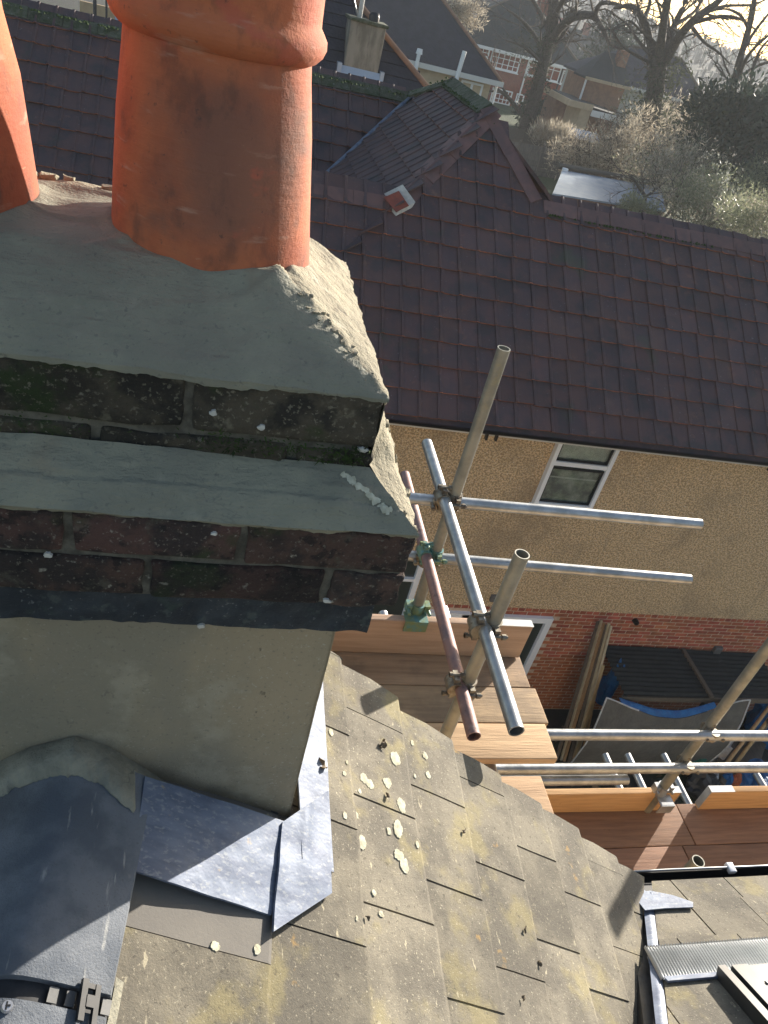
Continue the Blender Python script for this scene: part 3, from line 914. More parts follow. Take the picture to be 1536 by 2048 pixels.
# ================================================================== NEAR HOUSE: slate roof, valley roof
nr = thing('slate_roofed_house', 'house roof of lichen spotted grey slates around the chimney, with lead flashings', 'house roof', (0.6, .6, -4.6))
S0 = on(583, 1645, 1, .7775)
PR, PHI = math.radians(29), math.radians(-5)
EH = Vector((math.cos(PHI), math.sin(PHI), 0))          # across the ridge
HH = Vector((-math.sin(PHI), math.cos(PHI), 0))         # along the ridge
DS = EH * math.cos(PR) + Vector((0, 0, -math.sin(PR)))  # down the slope
NS = DS.cross(HH)
def SP(s, h, w_=0.0):
    return S0 + DS * s + HH * h + NS * w_
def RZ(x, y, w_=0.0):
    """the point of the main slope above plan position x, y"""
    p = Vector((x, y, 0))
    p.z = S0.z - ((x - S0.x) * NS.x + (y - S0.y) * NS.y) / NS.z
    return p + NS * w_
V1 = onp(1290, 1800, S0, NS)
V2 = onp(1285, 2040, S0, NS)
vslope = (V1.y - V2.y) / (V1.x - V2.x)
def valley_y(x):
    return V1.y + (x - V1.x) * vslope
NV = Vector((0, math.sin(PR), math.cos(PR)))
T29 = math.tan(PR)
def LP(x, y, w_=0.0):
    return Vector((x, y, V1.z - T29 * (y - V1.y))) + NV * w_
SR = -.43                                               # slope coordinate of the ridge
def cut(o, co, no):
    bm = bmesh.new()
    bm.from_mesh(o.data)
    r = bmesh.ops.bisect_plane(bm, geom=bm.verts[:] + bm.edges[:] + bm.faces[:], plane_co=co, plane_no=no, clear_outer=True)
    ed = [e for e in r['geom_cut'] if isinstance(e, bmesh.types.BMEdge)]
    if ed:
        bmesh.ops.holes_fill(bm, edges=ed)
    bm.to_mesh(o.data)
    bm.free()
mb = MB()
def opp(d, h, w_=0.0):
    """the slope on the far side of the ridge, d down from the ridge"""
    a = SP(SR, h)
    return a - EH * (d * math.cos(PR)) - Vector((0, 0, d * math.sin(PR))) + (Vector((0, 0, NS.z)) - EH * NS.dot(EH)) * w_
vlo = V1 + (V2 - V1) * 3.2
mb.prism([SP(SR, -1.6, -.012), SP(SR, .50, -.012), SP(1.22, .245, -.012), V1 + Vector((0, 0, -.012)), vlo + Vector((0, 0, -.012)), SP(.2, -1.6, -.012)], (0, 0, -.1))
mb.prism([opp(.0, -1.6, -.012), opp(.0, .50, -.012), opp(2.6, .50, -.012), opp(2.6, -1.6, -.012)], (0, 0, -.1))
mb.prism([LP(V1.x, .95, -.014), LP(5.0, .95, -.014), LP(5.0, -1.2, -.014), LP(vlo.x, -1.2, -.014), LP(vlo.x, vlo.y, -.014)], (0, 0, -.1))
mb.build('roof_deck', M['blackplastic'], nr)
mb = MB()
mb.box((-2.2, -1.5, -9.4), (.75, 1.12, -2.35))
mb.prism([Vector((-2.2, 1.12, -2.35)), Vector((.75, 1.12, -2.35)), Vector((.75, 1.12, -1.85)), Vector((-.14, 1.12, -1.32)), Vector((-2.1, 1.12, -2.30))], (0, -.2, 0))
mb.box((.75, -1.5, -9.4), (5.0, .88, -2.30))
mb.build('wall', M['pebble'], nr)
# main slope slates: courses run along the ridge, joints as in the place
TAILS = [-.04, .16, .35, .518, .68, .835, .985, 1.14, 1.285]
JOINT = [-.268, -.194, -.112, -.237, -.15, -.057, -.13, -.004, -.1]
WID = [.262, .222, .222, .2185, .22, .22, .22, .22, .22]
END = [.52, .494, .462, .408, .372, .342, .318, .285, .258]
SKEW = [0, -.06, -.075, -.035, -.01, 0, 0, 0, 0]
EXT = .40
for i, tl in enumerate(TAILS):
    y0 = JOINT[i] - 7 * WID[i]
    k = 0
    while True:
        a = y0 + k * WID[i]
        b_ = min(a + WID[i], END[i])
        k += 1
        if a >= END[i] - .01:
            break
        if b_ < -1.1:
            continue
        if b_ > END[i] - .07:
            b_ = END[i]
        q_ = SP(tl - .1, b_)
        if q_.y < valley_y(q_.x) - .1:
            continue
        head = max(SR + .02, tl - EXT)
        lift = random.uniform(0, .0018)
        dt = random.uniform(-.003, .003)
        jy = random.uniform(-.0015, .0015)
        rot = random.uniform(-.008, .008)
        t = MB()
        def sl(u, v, top):
            y = a + .0022 + (b_ - a - .0044) * v + jy
            if b_ == END[i]:
                sv_ = head + (tl - head) * u
                y = min(y, END[i] + .012 - .17 * (sv_ - (TAILS[i - 1] if i else SR)))
            s = head + (tl + dt + SKEW[i] * (y + .1) + rot * (v - .5) - head) * u
            if u > .99:
                s += .0022 * nz((s, y, 0), 30, 2) + .0015 * nz((s, y, 0), 110, 2)
            if v in (0, 1):
                y += .0012 * nz((s, y, 0), 60, 7)
            w_ = .002 + .0105 * (s - (tl - EXT)) / EXT + lift + ((.0046 if u < .985 else .0028) if top else 0) + .0010 * nz((s, y, 0), 9, 5)
            return SP(s, y, w_)
        nu, nv = 4, 6
        UM = {0: 0, .25: .4, .5: .75, .75: .982, 1: 1}
        t.grid(lambda u, v: sl(UM[u], v, True), nu, nv, smooth=False)
        t.grid(lambda u, v: sl(1, v, u < .5), 1, nv, smooth=False)
        t.grid(lambda u, v: sl(UM[u], 0, v > .5), nu, 1, smooth=False)
        t.grid(lambda u, v: sl(UM[u], 1, v < .5), nu, 1, smooth=False)
        m_ = M['slatenew'] if i == 0 and b_ > -.26 else M['slate']
        o = t.build('slate', m_, nr)
        if tl > .3:
            cut(o, Vector((V1.x, V1.y, V1.z + H)) - BASE[nr.name] + Vector((-.012, .008, 0)), Vector((vslope, -1, 0)).normalized())
            if len(o.data.polygons) == 0:
                bpy.data.objects.remove(o)
# the slope beyond the ridge, seen only from elsewhere
for i in range(9):
    s0 = .14 + i * .20
    for k in range(9):
        a = -1.4 + k * .222 + (.11 if i % 2 else 0)
        b_ = min(a + .219, .49)
        if b_ - a < .05:
            continue
        t = MB()
        t.add([opp(max(.02, s0 - .2), a, .004), opp(max(.02, s0 - .2), b_, .004), opp(s0 + .2, b_, .014), opp(s0 + .2, a, .014), opp(s0 + .2, b_, .008), opp(s0 + .2, a, .008)], [(0, 1, 2, 3), (3, 2, 4, 5)], 0)
        t.build('slate', M['slate'], nr)
# lichen discs
def slate_top(s_, h_):
    for i, tl in enumerate(TAILS):
        if s_ <= tl + SKEW[i] * (h_ + .1):
            return .002 + .0105 * (s_ - (tl - EXT)) / EXT + .0046 + .0018
    return .02
lich = [(728, 1556, 9, 12, 0), (790, 1518, 11, 16, 1), (735, 1565, 6, 8, 0), (740, 1568, 8, 12, 0), (774, 1566, 9, 13, 0), (801, 1611, 10, 16, 1), (795, 1658, 10, 17, 1), (724, 1684, 9, 15, 1), (797, 1712, 11, 12, 1), (808, 1732, 10, 16, 1),
        (712, 1630, 6, 9, 1), (688, 1632, 5, 7, 1), (825, 1486, 4, 7, 1), (850, 1512, 6, 9, 1), (856, 1550, 6, 9, 1), (830, 1552, 3, 5, 1), (661, 1466, 5, 9, 1), (687, 1548, 4, 6, 1), (777, 1663, 5, 8, 1), (833, 1690, 4, 7, 1), (748, 1785, 5, 6, 1), (762, 1828, 5, 6, 1),
        (711, 1838, 2.5, 5, 1), (692, 1526, 3, 5, 1), (720, 1582, 4, 6, 0), (430, 1893, 9, 8, 0), (512, 1900, 6, 10, 0), (1330, 1905, 4, 4, 1), (722, 1692, 4, 5, 1)]
mb = MB()
for (px, py, rx, ry, c) in lich:
    p = onp(px, py, S0 + NS * .015, NS)
    dl_ = p - S0
    p = S0 + DS * dl_.dot(DS) + HH * dl_.dot(HH) + NS * (slate_top(dl_.dot(DS), dl_.dot(HH)) + .0006)
    kx = p.length / F
    ang = random.random() * 6
    ring = []
    for i in range(30):
        a = 2 * PI * i / 30
        r = 1 + .30 * nz((math.cos(a), math.sin(a), px), 1.6) + .22 * nz((math.cos(a), math.sin(a), px), 5.5)
        d = DS * (math.cos(a) * rx * kx * r * 1.05) + HH * (math.sin(a) * ry * kx * r * .92)
        ring.append(p + d)
    n = len(ring)
    low = [q - NS * .003 for q in ring]
    mb.add([p + NS * .0005] + ring + low, [(0, 1 + i, 1 + (i + 1) % n) for i in range(n)] + [(1 + i, 1 + n + i, 1 + n + (i + 1) % n, 1 + (i + 1) % n) for i in range(n)], 0, False)
tag(mb.build('lichen', M['lichen'], nr), kind='stuff')
# crumbs of moss and mortar lying on the slates
mb = MB()
for (px, py, r) in [(766, 1489, 8), (644, 1529, 9), (776, 1590, 4), (737, 1835, 4), (1050, 1858, 4), (437, 1745, 4), (488, 1662, 5), (1082, 1925, 4), (928, 1662, 4), (1048, 1998, 3)]:
    p = onp(px, py, S0 + NS * .022, NS)
    rr = r * p.length / F
    mb.rbox(p - Vector((rr * .6, rr * 1.0, rr * .3)), p + Vector((rr * .6, rr * 1.0, rr * .4)), rr * .3, 0, rr * 1.3, 2, px, .9 / rr)
tag(mb.build('debris', M['leafbrown'], nr), kind='stuff')
# ridge tiles (concrete angle ridge with rounded apex) and the black union between them
def ridge_sec(t_, y, th):
    """t_ 0..1 from the left wing edge over the rounded apex to the right wing edge"""
    e = (t_ - .5) * 2 * .122
    r = .030
    rise = -(math.sqrt(e * e + r * r) - r) * math.tan(math.radians(31))
    return SP(SR, y - .785) + EH * e + Vector((0, 0, .026 + rise + th))
def ridge_tile(ya, yb, name='ridge_tile'):
    t = MB()
    f = lambda u, v, th: ridge_sec(u, ya + (yb - ya) * v, th) + Vector((0, 0, .0012 * nz((u, ya + (yb - ya) * v, 0), 9, 3)))
    t.grid(lambda u, v: f(u, v, .012), 16, 6)
    t.grid(lambda u, v: f(u, v, -.004), 16, 2, flip=True)
    t.grid(lambda u, v: f(u, 0, -.004 + .016 * v), 16, 1, smooth=False)
    t.grid(lambda u, v: f(u, 1, .012 - .016 * v), 16, 1, smooth=False)
    t.grid(lambda u, v: f(1, u, .012 - .016 * v), 6, 1, smooth=False)
    t.grid(lambda u, v: f(0, u, -.004 + .016 * v), 6, 1, smooth=False)
    return t.build(name, M['ridge'], nr)
ridge_tile(.414, .735)
ridge_tile(-.05, .388)
ridge_tile(-.60, -.06)
mb = MB()
mb.grid(lambda u, v: ridge_sec(u, .38 + .046 * v, -.002), 16, 2)
un = mb.build('ridge_union', M['blackplastic'], nr)
for (u0, u1) in ((.70, .745), (.785, .83), (.965, 1.01)):
    a, b_ = ridge_sec(u0, .392, .003), ridge_sec(u1, .392, .003)
    c, d = ridge_sec(u1, .410, .003), ridge_sec(u0, .410, .003)
    mb = MB()
    mb.prism([a, b_, c, d], (0, 0, .004))
    mb.build('union_slot', M['greyplastic'], un)
# H shaped clip
c0 = ridge_sec(.895, .400, .016)
cu = (ridge_sec(.93, .4, 0) - ridge_sec(.86, .4, 0)).normalized()
cn = Vector((-cu.z, 0, cu.x))
Rc = frame(cu, Vector((0, 1, 0)), cn)
mb = MB()
mb.box((-.013, -.026, 0), (-.005, .022, .007), R=Rc, c=c0)
mb.box((.006, -.030, 0), (.013, .018, .007), R=Rc, c=c0)
mb.box((-.005, -.010, .001), (.006, .004, .008), R=Rc, c=c0)
mb.box((-.005, .012, .001), (.006, .018, .006), R=Rc, c=c0)
mb.build('union_clip', M['blackplastic'], un)
p = ridge_sec(.535, .378, .0135)
mb = MB()
mb.tube(p, p + Vector((.001, 0, .0035)), .0075, .006, 16)
mb.tube(p + Vector((0, 0, -.03)), p, .003, .003, 8)
sc_ = mb.build('screw', M['screw'], un)
mb = MB()
mb.box((p.x - .0045, p.y - .001, p.z + .003), (p.x + .0045, p.y + .001, p.z + .0042))
mb.box((p.x - .001, p.y - .0045, p.z + .0032), (p.x + .001, p.y + .0045, p.z + .0044))
mb.build('screw_slot', M['blackplastic'], sc_)
# grey mortar strip beside the ridge wing
mb = MB()
mb.grid(lambda u, v: SP(-.302 + .020 * v + .003 * nz((u, v, 0), 9), -1.0 + .66 * u, .016 + .006 * (1 - v) - .006 * v), 24, 2)
mb.build('mortar_strip', M['skirt'], nr)
# lead apron in front of the stack
YF = .7775
def bil(c, u, v):
    return (c[0] * (1 - u) + c[1] * u) * (1 - v) + (c[3] * (1 - u) + c[2] * u) * v
ap = [onp(263, 1742, S0 + NS * .036, NS), onp(541, 1831, S0 + NS * .02, NS), onp(580, 1650, S0 + NS * .026, NS), onp(286, 1556, S0 + NS * .040, NS)]
def apron(u, v, w_):
    p = bil(ap, u, v)
    k = .004 * v * v
    return p + NS * k + NS * (w_ + .0035 * nz(p, 9, 8) + .0015 * nz(p, 34, 2))
mb = MB()
mb.grid(lambda u, v: apron(u, v, .003), 40, 26)
mb.grid(lambda u, v: apron(u, 0, -.002 + .005 * v), 40, 1)
mb.grid(lambda u, v: apron(0, u, .003 - .005 * v), 26, 1)
mb.grid(lambda u, v: apron(1, u, -.002 + .005 * v), 26, 1)
mb.build('apron_flashing', M['lead'], nr)
# corner piece and side flashing running up the slope side of the stack
sa, sb = onp(656, 1775, S0, NS), onp(640, 1385, S0, NS)
def side(u, v, w_):
    y = sa.y + .02 + (1.245 - sa.y - .02) * u
    xe = sa.x + (sb.x - sa.x) * u * .9
    x = .2262 + (xe - .2262) * v
    up_ = .016 * max(0, (.10 - v) / .10)
    p = RZ(x, y, .018 + up_ + w_)
    return p + NS * (.0022 * nz(p, 12, 3))
mb = MB()
mb.grid(lambda u, v: side(u, v, .002), 40, 10, flip=True)
mb.grid(lambda u, v: side(u, 1, .002 - .004 * v), 40, 1, flip=True)
mb.build('side_flashing', M['lead'], nr)
cf = [onp(540, 1868, S0 + NS * .022, NS), onp(658, 1790, S0 + NS * .020, NS), onp(628, 1690, S0 + NS * .022, NS), on(583, 1640, 1, YF - .012), onp(545, 1690, S0 + NS * .03, NS)]
def corner(u, v, w_):
    q = [cf[0], cf[1], onp(651, 1585, S0 + NS * .022, NS), onp(560, 1648, S0 + NS * .030, NS)]
    p = bil(q, u, v)
    return p + NS * (w_ + .003 * nz(p, 16, 6) + .006 * math.exp(-((u - .50) / .12) ** 2) * v + .006)
mb = MB()
mb.grid(lambda u, v: corner(u, v, .003), 24, 24)
mb.grid(lambda u, v: corner(u, 0, -.003 + .006 * v), 24, 1)
mb.grid(lambda u, v: corner(1, u, -.003 + .006 * v), 24, 1)
mb.grid(lambda u, v: corner(0, u, .003 - .006 * v), 24, 1)
mb.build('corner_flashing', M['lead'], nr)
# lower roof that falls to +Y: slates, pleated flashing, skylight, valley roll, gutter
LT = [.915, .836, .713, .60, .44, .28, .12, -.04]
LJ = [1.455, 1.44, 1.50, 1.33, 1.42, 1.33, 1.42, 1.33]
for i, ty in enumerate(LT):
    top = ty - .28
    for k in range(-3, 18):
        a = LJ[i] + k * .186
        b_ = a + .186
        xm = (a + b_) / 2
        if valley_y(b_) < top or xm > 4.6:
            continue
        if i >= 3 and a > 1.40:
            continue
        if i == 2 and a > 2.2:
            pass
        j = random.uniform(0, .0015)
        t = MB()
        def q(x, y, w_):
            return LP(x, y, w_ + .002 + .011 * (y - top) / .28 + j)
        t.grid(lambda u, v: q(a + .002 + (b_ - a - .004) * u, top + (ty - top) * v, .005), 2, 2, smooth=False)
        t.grid(lambda u, v: q(a + .002 + (b_ - a - .004) * u, ty, .005 * (1 - v)), 2, 1, smooth=False)
        t.grid(lambda u, v: q(a + .002, top + (ty - top) * u, .005 * (1 - v)), 2, 1, smooth=False)
        t.grid(lambda u, v: q(b_ - .002, top + (ty - top) * u, .005 * v), 2, 1, smooth=False)
        o = t.build('slate', M['slate'], nr)
        cut(o, Vector((V1.x, V1.y, V1.z + H)) - BASE[nr.name] + Vector((.012, -.008, 0)), Vector((-vslope, 1, 0)).normalized())
        if len(o.data.polygons) == 0:
            bpy.data.objects.remove(o)
NLW = V1 + NV * .020
g0, g1 = onp(1312, 1898, NLW, NV), onp(1312, 1955, NLW, NV)
gy1, gy0 = g0.y - .002, onp(1425, 1950, NLW, NV).y - .012
gx0 = onp(1313, 1930, NLW, NV).x
mb = MB()
NP = 150
vs = []
for j in range(4):
    y = gy0 + (gy1 - gy0) * j / 3
    for i in range(NP * 4 + 1):
        ph = (i % 4)
        hh = (0, .009, .011, .002)[ph]
        x = gx0 - .02 + j * .008 + 1.25 * i / (NP * 4)
        vs.append(LP(x, y, .019 + hh * .75 * (1 if 0 < j < 3 else .8)))
W_ = NP * 4 + 1
mb.add(vs, [(j * W_ + i, j * W_ + i + 1, (j + 1) * W_ + i + 1, (j + 1) * W_ + i) for j in range(3) for i in range(W_ - 1)], 0)
mb.build('pleated_flashing', M['greymetal'], nr)
mb = MB()
mb.prism([LP(gx0 - .01, gy0 + .004, .02), LP(gx0 + .17, gy0 + .004, .02), LP(gx0 + .17, gy0 - .010, .022), LP(gx0 - .01, gy0 - .010, .022)], NV * .006)
mb.build('flashing_edge', M['lead'], nr)
# skylight
sx0 = onp(1420, 1950, NLW, NV).x + .01
sy1 = gy0 - .004
def LB(mb, x0, x1, y0, y1, w0, w1):
    vs = [LP(x, y, w_) for w_ in (w0, w1) for (x, y) in ((x0, y0), (x1, y0), (x1, y1), (x0, y1))]
    mb.add(vs, [(0, 3, 2, 1), (4, 5, 6, 7), (0, 1, 5, 4), (1, 2, 6, 5), (2, 3, 7, 6), (3, 0, 4, 7)], 0)
mb = MB()
LB(mb, sx0, sx0 + .022, sy1 - .75, sy1, .0, .052)
LB(mb, sx0 + .031, sx0 + .075, sy1 - .75, sy1 - .008, .0, .058)
LB(mb, sx0 + .076, sx0 + .62, sy1 - .055, sy1 - .009, .0, .055)
LB(mb, sx0 + .55, sx0 + .62, sy1 - .75, sy1 - .06, .0, .058)
LB(mb, sx0 + .076, sx0 + .54, sy1 - .75, sy1 - .69, .0, .058)
sk = mb.build('skylight', M['anthracite'], nr)
for (a, b_, c, d) in ((.066, .060, .02, .062), (.092, .080, .02, .050)):
    mb = MB()
    LB(mb, sx0 + .077, sx0 + .54, sy1 - a, sy1 - b_, c, d)
    mb.build('glazing_bead', M['greymetal'], sk)
mb = MB()
LB(mb, sx0 + .077, sx0 + .54, sy1 - .68, sy1 - .094, .030, .036)
mb.build('pane', glass_mat('skylight_glass', (.10, .085, .06), .2), sk)
# valley roll
vr = []
for k in range(14):
    f_ = k / 13
    p = V1 + (V2 - V1) * (f_ * 1.15 - .02)
    vr.append(Vector((p.x + .008, p.y, p.z + .026 + .003 * nz((k, 0, 0), .7))))
mb = MB()
mb.path(vr, [.0045 + .0055 * min(1, k / 11) for k in range(14)], 10)
mb.build('valley_roll', M['lead'], nr)
mb = MB()
def vl(u, v):
    p = V1 + (V2 - V1) * (u * 1.3 - .04)
    e = (v - .5) * 2
    x, y = p.x + .011 * e, p.y - .007 * e
    z = max(V1.z - T29 * (y - V1.y), RZ(x, y).z) + .020 - abs(e) * .003
    return Vector((x, y, z))
mb.grid(vl, 30, 6)
mb.build('valley_lead', M['lead'], nr)
moss_clumps('moss', [(V1 + (V2 - V1) * .25 + Vector((.012, -.005, .022)), V1 + (V2 - V1) * .75 + Vector((.012, -.005, .024)), .006)], 150, .002, .007, nr)
# lead soaker at the valley foot
mb = MB()
NL2 = V1 + NV * .024
mb.prism([onp(1262, 1788, NL2, NV), onp(1300, 1783, NL2, NV), onp(1345, 1792, NL2, NV), onp(1386, 1806, NL2, NV), onp(1386, 1816, NL2, NV), onp(1330, 1818, NL2, NV), onp(1290, 1822, NL2, NV)], NV * .003)
mb.build('lead_soaker', M['lead'], nr)
# gutter with cable
GY = .918
GZ = LP(2, .95).z - .004
mb = MB()
for (r, fl) in ((.040, False), (.036, True)):
    mb.grid(lambda u, v: Vector((1.325 + 3.4 * u, GY + .012 + r * math.cos(PI + PI * v), GZ - .002 - r * math.sin(PI * v))), 2, 10, flip=fl)
mb.box((1.325, GY + .048, GZ - .008), (4.72, GY + .053, GZ + .003))
gt = mb.build('gutter', M['gutter'], nr)
mb = MB()
mb.path([Vector((1.335 + .15 * k, GY + .052 + (.006 if k > 4 else 0), GZ + .008 + .002 * math.sin(k * 1.3))) for k in range(17)], .0032, 8)
mb.build('cable', M['greymetal'], gt)
mb = MB()
p = on(1452, 1746, 1, GY + .05)
mb.rbox((p.x - .012, GY + .035, GZ - .003), (p.x + .012, GY + .066, GZ + .013), .003)
mb.build('cable_clip', M['upvc'], gt)

# ================================================================== CHIMNEY STACK
ch = thing('chimney_stack', 'rendered brick chimney stack with oversailing courses and fresh grey mortar flaunching', 'chimney', (-.155, 1.01, -1.9))
XS, XL = .2246, -.535
YB = 1.242
def rect(off):
    return (XL - off, XS + off, YF - off, YB + off)      # x0 x1 y0 y1
# rendered shaft
def shaft_wall(a, b_, out, nu, z0, z1, nv=30):
    def f(u, v):
        p = Vector(a) * (1 - u) + Vector(b_) * u
        p = Vector((p.x, p.y, z0 + (z1 - z0) * v))
        k = .0022 * nz(p, 6, 1) + .0012 * nz(p, 22, 2)
        e = min(u, 1 - u) * (Vector(a) - Vector(b_)).length
        if e < .008:
            k -= (.008 - e) * .35
        return p + Vector(out) * k
    mb.grid(f, nu, nv)
mb = MB()
x0, x1, y0, y1 = rect(0)
shaft_wall((x0, y0, 0), (x1, y0, 0), (0, -1, 0), 90, -1.9, -.765, 90)
shaft_wall((x1, y0, 0), (x1, y1, 0), (1, 0, 0), 30, -1.9, -.765)
shaft_wall((x1, y1, 0), (x0, y1, 0), (0, 1, 0), 30, -1.9, -.765)
shaft_wall((x0, y1, 0), (x0, y0, 0), (-1, 0, 0), 20, -1.9, -.765)
mb.build('render', M['render'], ch)
# dark navy course
def ragged_box(mb, x0, x1, y0, y1, z0, z1, amp, nx=110, nyy=60, seed=0.0, mi=0, top=True):
    """four walls with ragged lower and upper lips, plus soffit and top"""
    per = []
    for i in range(nx + 1):
        per.append((x0 + (x1 - x0) * i / nx, y0, (0, -1)))
    for i in range(1, nyy + 1):
        per.append((x1, y0 + (y1 - y0) * i / nyy, (1, 0)))
    for i in range(1, nx // 3 + 1):
        per.append((x1 + (x0 - x1) * i / (nx // 3), y1, (0, 1)))
    for i in range(1, nyy // 3):
        per.append((x0, y1 + (y0 - y1) * i / (nyy // 3), (-1, 0)))
    n = len(per)
    lv = 4
    vs = []
    for j in range(lv + 1):
        for (x, y, o) in per:
            t = j / lv
            z = z0 + (z1 - z0) * t
            p = Vector((x, y, z))
            k = amp * (nz(p, 26, seed) + .6 * nz(p, 70, seed + 3))
            dz = (1 - t) * amp * 1.0 * nz((x, y, 7), 30, seed + 5)
            vs.append(Vector((x + o[0] * k, y + o[1] * k, z + dz)))
    fs = [(j * n + i, j * n + (i + 1) % n, (j + 1) * n + (i + 1) % n, (j + 1) * n + i) for j in range(lv) for i in range(n)]
    fs.append(list(range(n - 1, -1, -1)))
    if top:
        fs.append([lv * n + i for i in range(n)])
    mb.add(vs, fs, mi, False)
mb = MB()
x0, x1, y0, y1 = rect(.0355)
ragged_box(mb, x0, x1, y0, y1, -.772, -.704, .0035, seed=2.0)
mb.build('navy_course', M['navy'], ch)
# mortar cores of the oversailing courses
mb = MB()
x0, x1, y0, y1 = rect(.0515)
ragged_box(mb, x0, x1, y0, y1, -.701, -.574, .002, seed=4.0)
x0, x1, y0, y1 = rect(-.0145)
ragged_box(mb, x0, x1, y0, y1, -.53, -.42, .002, seed=5.0)
mb.build('mortar_joint', M['oldmortar'], ch)
# bricks
def brick(x0, x1, y0, y1, z0, z1, m, seed, amp=.0042, b=.005):
    t = MB()
    t.rbox((x0, y0, z0), (x1, y1, z1), b, 0, amp, 3, seed, 42)
    return t.build('brick', m, ch)
cx1, cy0, cy1, cx0 = XS + .0575, YF - .0575, YB + .0575, XL - .0575
k = 0
for row, (z0, z1, joints) in enumerate(((-.634, -.573, [-.593, -.363, -.140, .063, cx1]), (-.701, -.642, [-.593, -.505, -.275, -.048, .180, cx1]))):
    for a, b_ in zip(joints[:-1], joints[1:]):
        k += 1
        brick(a + .005, b_ - (.005 if b_ < cx1 else 0), cy0, cy0 + .10, z0 + random.uniform(-.0015, .0015), z1, M['oldbrick'], k * 3.1)
    ys = [cy0 + .102, cy0 + .21, cy0 + .43, cy1] if row else [cy0 + .102, cy0 + .32, cy0 + .54, cy1]
    for a, b_ in zip(ys[:-1], ys[1:]):
        k += 1
        brick(cx1 - .10, cx1, a + .005, b_ - .005 if b_ < cy1 else b_, z0, z1, M['oldbrick'], k * 3.1)
tx1, ty0, ty1, tx0 = XS - .0086, YF + .0086, YB + .008, XL + .0086
for row, (z0, z1, joints) in enumerate(((-.487, -.413, [tx0, -.24, -.014, tx1]), (-.524, -.496, [tx0, -.345, -.118, .115, tx1]))):
    for a, b_ in zip(joints[:-1], joints[1:]):
        k += 1
        brick(a + (.006 if a > tx0 else 0), b_ - (.006 if b_ < tx1 else 0), ty0, ty0 + .10, z0, z1, M['topbrick'], k * 2.7, .005, .006)
# weathered mortar ledge on the corbel
def lip(t):
    return .012
def ledge_front(u, v):
    """u along x, v 0 outer edge .. 1 inner edge"""
    xo0, xo1 = cx0, cx1
    xi0, xi1 = tx0, tx1
    xx = (xo0 + (xo1 - xo0) * u) * (1 - v) + (xi0 + (xi1 - xi0) * u) * v
    yy = (cy0 - .004) * (1 - v) + (ty0 - .003) * v
    zz = -.568 * (1 - v) + -.512 * v
    p = Vector((xx, yy, zz))
    e = math.sin(PI * v)
    n_ = Vector((0, -.55, .83))
    p += n_ * (.005 * nz(p, 9, 1) + .0035 * nz(p, 24, 2) + .0016 * nz(p, 70, 3) + .004 * e + .0028 * (1 - min(1, abs(nz((p.x * .5, p.y * 2, 0), 11, 6)) * 5)) - .003 * (1 if v > .45 + .12 * nz((p.x, 0, 0), 6, 2) else 0))
    return p
mb = MB()
mb.grid(ledge_front, 150, 26)
def ledge_lip(u, v):
    p = ledge_front(u, 0)
    return p + Vector((0, .004 * v, -v * (.006 + .005 * nz((p.x, 0, 0), 17, 4) + .0022 * nz((p.x, 0, 0), 70, 6) + .0015 * nz((p.x, 0, 0), 190, 6))))
mb.grid(ledge_lip, 150, 3, flip=True)
mb.build('mortar_ledge', M['mortar'], ch)
# right flank fillet: from the top arris down to the corbel edge, lit by the sun
def flank(u, v):
    """u 0 front .. 1 back, v 0 top .. 1 bottom"""
    z = -.425 + (-.574 + .425) * v
    k = max(0.0, (v - .58) / .42)
    xin, yin = tx1, ty0
    xout = tx1 + (cx1 + .003 - tx1) * (v ** 1.15)
    # front line: the brick corner above, the mitre of the ledge below
    xf = tx1 + (cx1 - tx1) * k
    yf = ty0 + (cy0 - ty0) * k
    w_ = min(1, u * 9)
    w_ = w_ * w_ * (3 - 2 * w_)
    x = xf + (xout - xf) * w_
    y = yf + (cy1 - .01 - yf) * u
    p = Vector((x, y, z))
    d = .006 * nz(p, 11, 5) + .004 * nz(p, 30, 6) + .002 * nz(p, 80, 7)
    if u < .02:
        d *= .5
    return p + Vector((.8, 0, .6)) * d
mb = MB()
mb.grid(flank, 90, 40)
mb.grid(lambda u, v: flank(u, 1) + Vector((-.004 * v, 0, -.012 * v * (1 + .7 * nz((u * 5, 0, 0), 5)))), 90, 2)
mb.build('mortar_fillet', M['flank'], ch)
# back and left ledges
mb = MB()
mb.add([(cx1, cy1, -.572), (cx0, cy1, -.572), (tx0, ty1, -.514), (tx1, ty1, -.514), (cx0, cy0, -.572), (tx0, ty0, -.514)], [(0, 1, 2, 3), (1, 4, 5, 2)], 0)
mb.build('mortar_ledge', M['flank'], ch)
